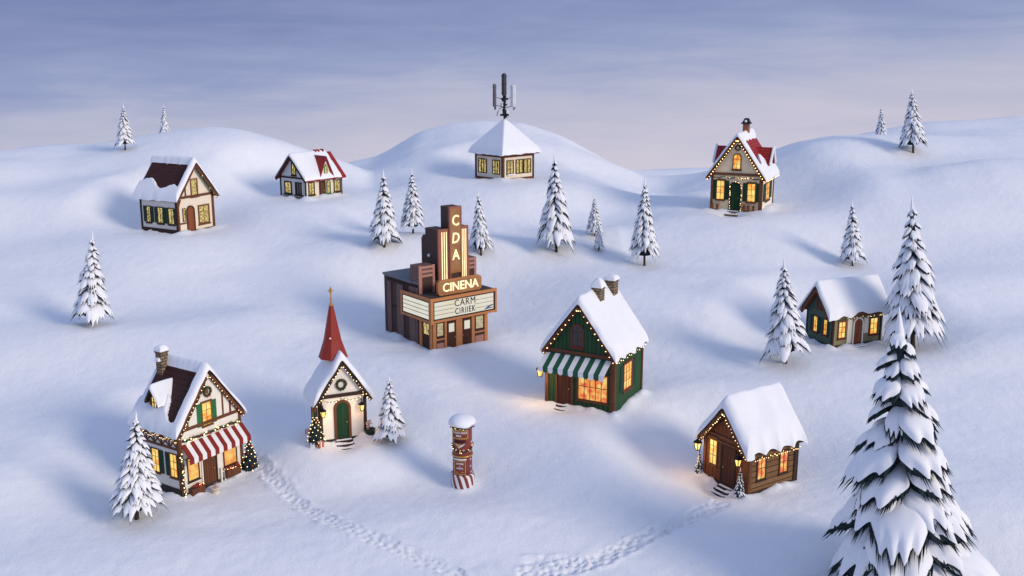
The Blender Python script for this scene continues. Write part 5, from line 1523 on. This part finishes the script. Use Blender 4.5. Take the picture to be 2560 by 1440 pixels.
def fir(key, bx, by, ty, w, label, group='snow-laden firs', tx=None, Y=None, turn=0.0, parts=True, base=None, ground_fn=None):
    """Fir standing where the photograph shows its foot; its top on the sight line of its tip."""
    if base is not None: p = np.array(base, float)
    elif Y is None: p, _ = hit(bx, by, ground)
    else:
        d = ray(bx, by); x = d[0] * Y / d[1]; p = np.array([x, Y, float(ground(x, Y))])
    dt = ray(bx, ty); zt = CAM_H + dt[2] * p[1] / dt[1]
    hgt = zt - p[2]
    depth = float(np.dot(p - C0, FWD)); wid = w * depth / FOC
    root = empty('fir_tree', p, turn, label, 'fir tree', group)
    d2 = ray(tx if tx is not None else bx, ty)
    lean = math.atan2(d2[0] * p[1] / d2[1] - p[0], hgt)          # a slight natural lean of the stem
    root.rotation_euler = (Matrix.Rotation(lean, 3, 'Y') @ Matrix.Rotation(turn, 3, 'Z')).to_euler()
    k = wid / 0.37
    root.scale = (k, k, hgt)
    crown = None
    for nm, me in KINDS[key]:
        o = bpy.data.objects.new(nm, me); COL.objects.link(o)
        if nm == 'snow' and crown is not None: o.parent = crown
        else: o.parent = root
        if nm == 'crown': crown = o
    return root, p, hgt, wid
fir('a', 313, 374, 257, 46, 'slim snowy fir on the skyline above the brown-roofed cream house, larger of two', turn=0.3, tx=308)
fir('b', 411, 334, 259, 30, 'small snowy fir peeping over the hill crest above the brown-roofed cream house', Y=148, turn=1.2, tx=409)
fir('c', 231, 812, 575, 96, 'snowy fir standing alone downhill from the brown-roofed cream house', turn=0.5)
fir('c', 961, 618, 422, 82, 'broad snowy fir with bare trunk just behind the flat cinema roof', turn=2.0, tx=958)
fir('d', 1033, 585, 419, 64, 'narrow snowy fir behind the cinema, next to a broader bare-trunked one', turn=1.1, tx=1029)
fir('b', 1203, 640, 473, 60, 'snowy fir half hidden behind the cinema tower', turn=4.0, tx=1195)
fir('a', 1391, 632, 380, 94, 'tall snowy fir on a clear bare trunk, down the slope from the mast hut', turn=2.6, tx=1386)
fir('d', 1487, 591, 487, 44, 'small snowy fir just behind the tiniest fir', turn=0.9, tx=1486)
fir('b', 1497, 629, 555, 28, 'tiniest snowy fir, in front of another small fir', turn=3.3)
fir('d', 1611, 663, 441, 78, 'slender snowy fir between the green shop and the red-roofed house', turn=5.0, tx=1612)
fir('b', 2203, 350, 264, 34, 'little snowy fir on the skyline beyond the red-roofed house', Y=146, turn=2.2)
fir('a', 2283, 382, 215, 68, 'tall snowy fir high on the hill beside the little skyline fir', turn=4.4, tx=2279)
fir('c', 2131, 664, 497, 64, 'snowy fir standing behind the white roof of the olive cottage', turn=1.7, tx=2130)
fir('c', 2282, 868, 486, 150, 'large snowy fir between the olive cottage and the huge near fir', turn=3.5, tx=2280)
fir('a', 1964, 909, 641, 112, 'full snowy fir beside the grey-green gable wall of the olive cottage', turn=0.2, tx=1960)
fir('c', 978, 1106, 936, 84, 'bushy snowy fir standing next to the chapel', turn=5.2, tx=972)
fir('d', 342, 1298, 1026, 136, 'snowy fir in front of the red-awning shop house, hiding its side wall', turn=1.9, tx=340)
fir('big', 2262, 1530, 762, 390, 'huge snow-heavy fir with dark ragged needles showing, biggest tree of all', turn=0.75, tx=2248)

def decorated(h, p, w, hgt, key, label, bauble=0, bulbs=0, group='small decorated firs'):
    wp = h.world(p); S = h.S
    root = empty('fir_tree', wp, 0.4, label, 'fir tree', group)
    ctx = Ctx(root, 1.0, (0, 0, 0))
    k = w / 0.37 * S; hh = hgt * S
    crown = None
    for nm, me in KINDS[key]:
        m2 = me.copy()
        co = np.zeros(len(m2.vertices) * 3, 'f'); m2.vertices.foreach_get('co', co); co = co.reshape(-1, 3)
        co[:, 0] *= k; co[:, 1] *= k; co[:, 2] *= hh
        m2.vertices.foreach_set('co', co.ravel()); m2.update()
        o = bpy.data.objects.new(nm, m2); COL.objects.link(o)
        o.parent = crown if (nm == 'snow' and crown is not None) else root
        if nm == 'crown': crown = o
    for n, r_, m, nm in ((bauble, 0.045, M_berry, 'bauble'), (bulbs, 0.022, M_bulb, 'bulb')):
        if not n: continue
        it = []
        for i in range(n):
            q = (i + 0.5) / n * 0.85; a = i * 2.4
            rad = 0.185 * k * (1 - q) ** 0.9 * 1.02
            it.append(((rad * math.cos(a), rad * math.sin(a), hh * (0.09 + 0.84 * q)), r_ * w * S))
        balls(ctx, nm, it, m)
    return root
decorated(H_SHOP, H_SHOP.P('R', 212, -2, 14), 52, 110, 'decor', 'dark decorated fir with red baubles at the end of the red and white awning', 12, 40)
decorated(H_CHAPEL, H_CHAPEL.P('R', -14, 0, 10), 46, 92, 'decor', 'dark decorated fir with bulbs beside the chapel door, presents at its foot', 3, 46)
decorated(H_HUT, H_HUT.P('L', H_HUT.Wl + 8, 0, 8), 30, 76, 'dab', 'small fir dabbed with snow below the lantern hung out from the log hut corner')
decorated(H_HUT, H_HUT.P('L', 10, -2, 18), 32, 80, 'dab', 'small fir dabbed with snow between the log hut door and its plank side wall')

# ------------------------------------------------------------------ the snow field, one sheet with the trodden paths pressed in
def spaced(segs):
    out = [segs[0][0]]
    for a, b_, st in segs:
        n = max(1, int(round((b_ - a) / st)))
        out += [a + (b_ - a) * (i + 1) / n for i in range(n)]
    return np.array(out)
gx = spaced([(-170, -90, 2.5), (-90, -45, 0.9), (-45, -22, 0.40), (-22, 20, 0.13), (20, 45, 0.40), (45, 90, 0.9), (90, 170, 2.5)])
gy = spaced([(20, 44, 2.0), (44, 52, 0.5), (52, 74, 0.13), (74, 112, 0.34), (112, 175, 0.6), (175, 260, 3.0)])
GX, GY = np.meshgrid(gx, gy, indexing='ij')
GZ = ground(GX, GY)
# grain of the settled snow: soft wind-worn drifts, longer than they are deep
def lattice(seed, sx, sy):
    r_ = np.random.RandomState(seed); T = r_.rand(256, 256)
    u, v = GX / sx + 500, GY / sy + 500
    i, j = np.floor(u).astype(int), np.floor(v).astype(int); f, g = u - i, v - j
    f = f * f * (3 - 2 * f); g = g * g * (3 - 2 * g)
    t = lambda p, q: T[p % 256, q % 256]
    return (t(i, j) * (1 - f) + t(i + 1, j) * f) * (1 - g) + (t(i, j + 1) * (1 - f) + t(i + 1, j + 1) * f) * g - 0.5
GZ += 0.30 * lattice(1, 16.0, 5.0) + 0.13 * lattice(2, 5.0, 2.2) + 0.045 * lattice(3, 1.5, 0.9) + 0.018 * lattice(4, 0.6, 0.45)
GZ += 0.010 * np.sin(GX * 3.1 + 1.7 * np.sin(GY * 1.3)) * np.sin(GY * 2.7 + 1.1 * np.sin(GX * 0.9))
def trodden(pixels, width, seed, lanes=3, deep=1.0):
    global GZ
    r_ = np.random.RandomState(seed)
    pts = np.array([hit(px, py, ground)[0][:2] for px, py in pixels])
    seg = np.hypot(*np.diff(pts, axis=0).T); cum = np.concatenate([[0], np.cumsum(seg)])
    s = np.arange(0, cum[-1], 0.10)
    path = np.stack([np.interp(s, cum, pts[:, 0]), np.interp(s, cum, pts[:, 1])], 1)
    ker = np.hanning(31); ker /= ker.sum()
    pad = np.pad(path, ((15, 15), (0, 0)), mode='edge')
    path = np.stack([np.convolve(pad[:, i], ker, mode='valid') for i in (0, 1)], 1)
    tan = np.gradient(path, axis=0); tan /= np.linalg.norm(tan, axis=1)[:, None]
    nor = np.stack([-tan[:, 1], tan[:, 0]], 1)
    def stamp(c, t, la, lb, d, rim):
        i0, i1 = np.searchsorted(gx, (c[0] - 1.2, c[0] + 1.2)); j0, j1 = np.searchsorted(gy, (c[1] - 1.2, c[1] + 1.2))
        X = GX[i0:i1, j0:j1] - c[0]; Y = GY[i0:i1, j0:j1] - c[1]
        u = (X * t[0] + Y * t[1]) / la; v = (-X * t[1] + Y * t[0]) / lb
        r2 = u * u + v * v
        GZ[i0:i1, j0:j1] += -d * np.exp(-r2 ** 1.6) + rim * np.exp(-((np.sqrt(r2) - 1.55) / 0.35) ** 2)
    for i in range(0, len(path), 3):                 # shallow trough
        stamp(path[i], tan[i], 0.5, width * 0.42, 0.026, 0.0)
    for lane in range(lanes):
        off = (lane - (lanes - 1) / 2) * width / lanes
        i = r_.randint(0, 4)
        while i < len(path):
            o = off + r_.uniform(-0.5, 0.5) * width / lanes
            a = r_.uniform(-0.4, 0.4); t = tan[i]
            tt = np.array([t[0] * math.cos(a) - t[1] * math.sin(a), t[0] * math.sin(a) + t[1] * math.cos(a)])
            stamp(path[i] + nor[i] * o, tt, r_.uniform(0.16, 0.30), r_.uniform(0.09, 0.14), r_.uniform(0.06, 0.13) * deep, r_.uniform(0.015, 0.05))
            i += int(r_.uniform(4.0, 7.5))
    for i in range(0, len(path), 5):                 # clods thrown up beside the path
        sd = r_.choice((-1, 1))
        stamp(path[i] + nor[i] * sd * width * r_.uniform(0.55, 0.75), tan[i], r_.uniform(0.2, 0.5), 0.12, -r_.uniform(0.04, 0.11), 0.0)
trodden([(625, 1150), (672, 1180), (715, 1222), (760, 1270), (815, 1302), (880, 1325), (945, 1350), (1010, 1378), (1070, 1402), (1130, 1428), (1170, 1450)], 1.0, 3)
trodden([(1812, 1252), (1780, 1266), (1740, 1283), (1690, 1306), (1640, 1330), (1580, 1362), (1520, 1390), (1450, 1412), (1380, 1428), (1290, 1440)], 1.2, 5, 4, 1.6)
trodden([(1310, 1405), (1350, 1402), (1390, 1401), (1430, 1400)], 0.9, 8, 2)
nx_, ny_ = len(gx), len(gy)
me = bpy.data.meshes.new('snow_ground')
co = np.stack([GX, GY, GZ], -1).reshape(-1, 3)
ii = np.arange(nx_ * ny_).reshape(nx_, ny_)
quads = np.stack([ii[:-1, :-1], ii[1:, :-1], ii[1:, 1:], ii[:-1, 1:]], -1).reshape(-1, 4)
me.vertices.add(len(co)); me.vertices.foreach_set('co', co.ravel())
me.loops.add(len(quads) * 4); me.loops.foreach_set('vertex_index', quads.ravel().astype('i'))
me.polygons.add(len(quads)); me.polygons.foreach_set('loop_start', np.arange(0, len(quads) * 4, 4, dtype='i')); me.polygons.foreach_set('loop_total', np.full(len(quads), 4, 'i'))
me.polygons.foreach_set('use_smooth', np.ones(len(quads), bool))
me.materials.append(M_snow_ground)
me.update(calc_edges=True); me.validate()
go = bpy.data.objects.new('snow_ground', me); COL.objects.link(go)
tag(go, 'rolling snow-covered hillside with trodden paths and rounded hills behind', 'ground', kind='structure')
del go['category']
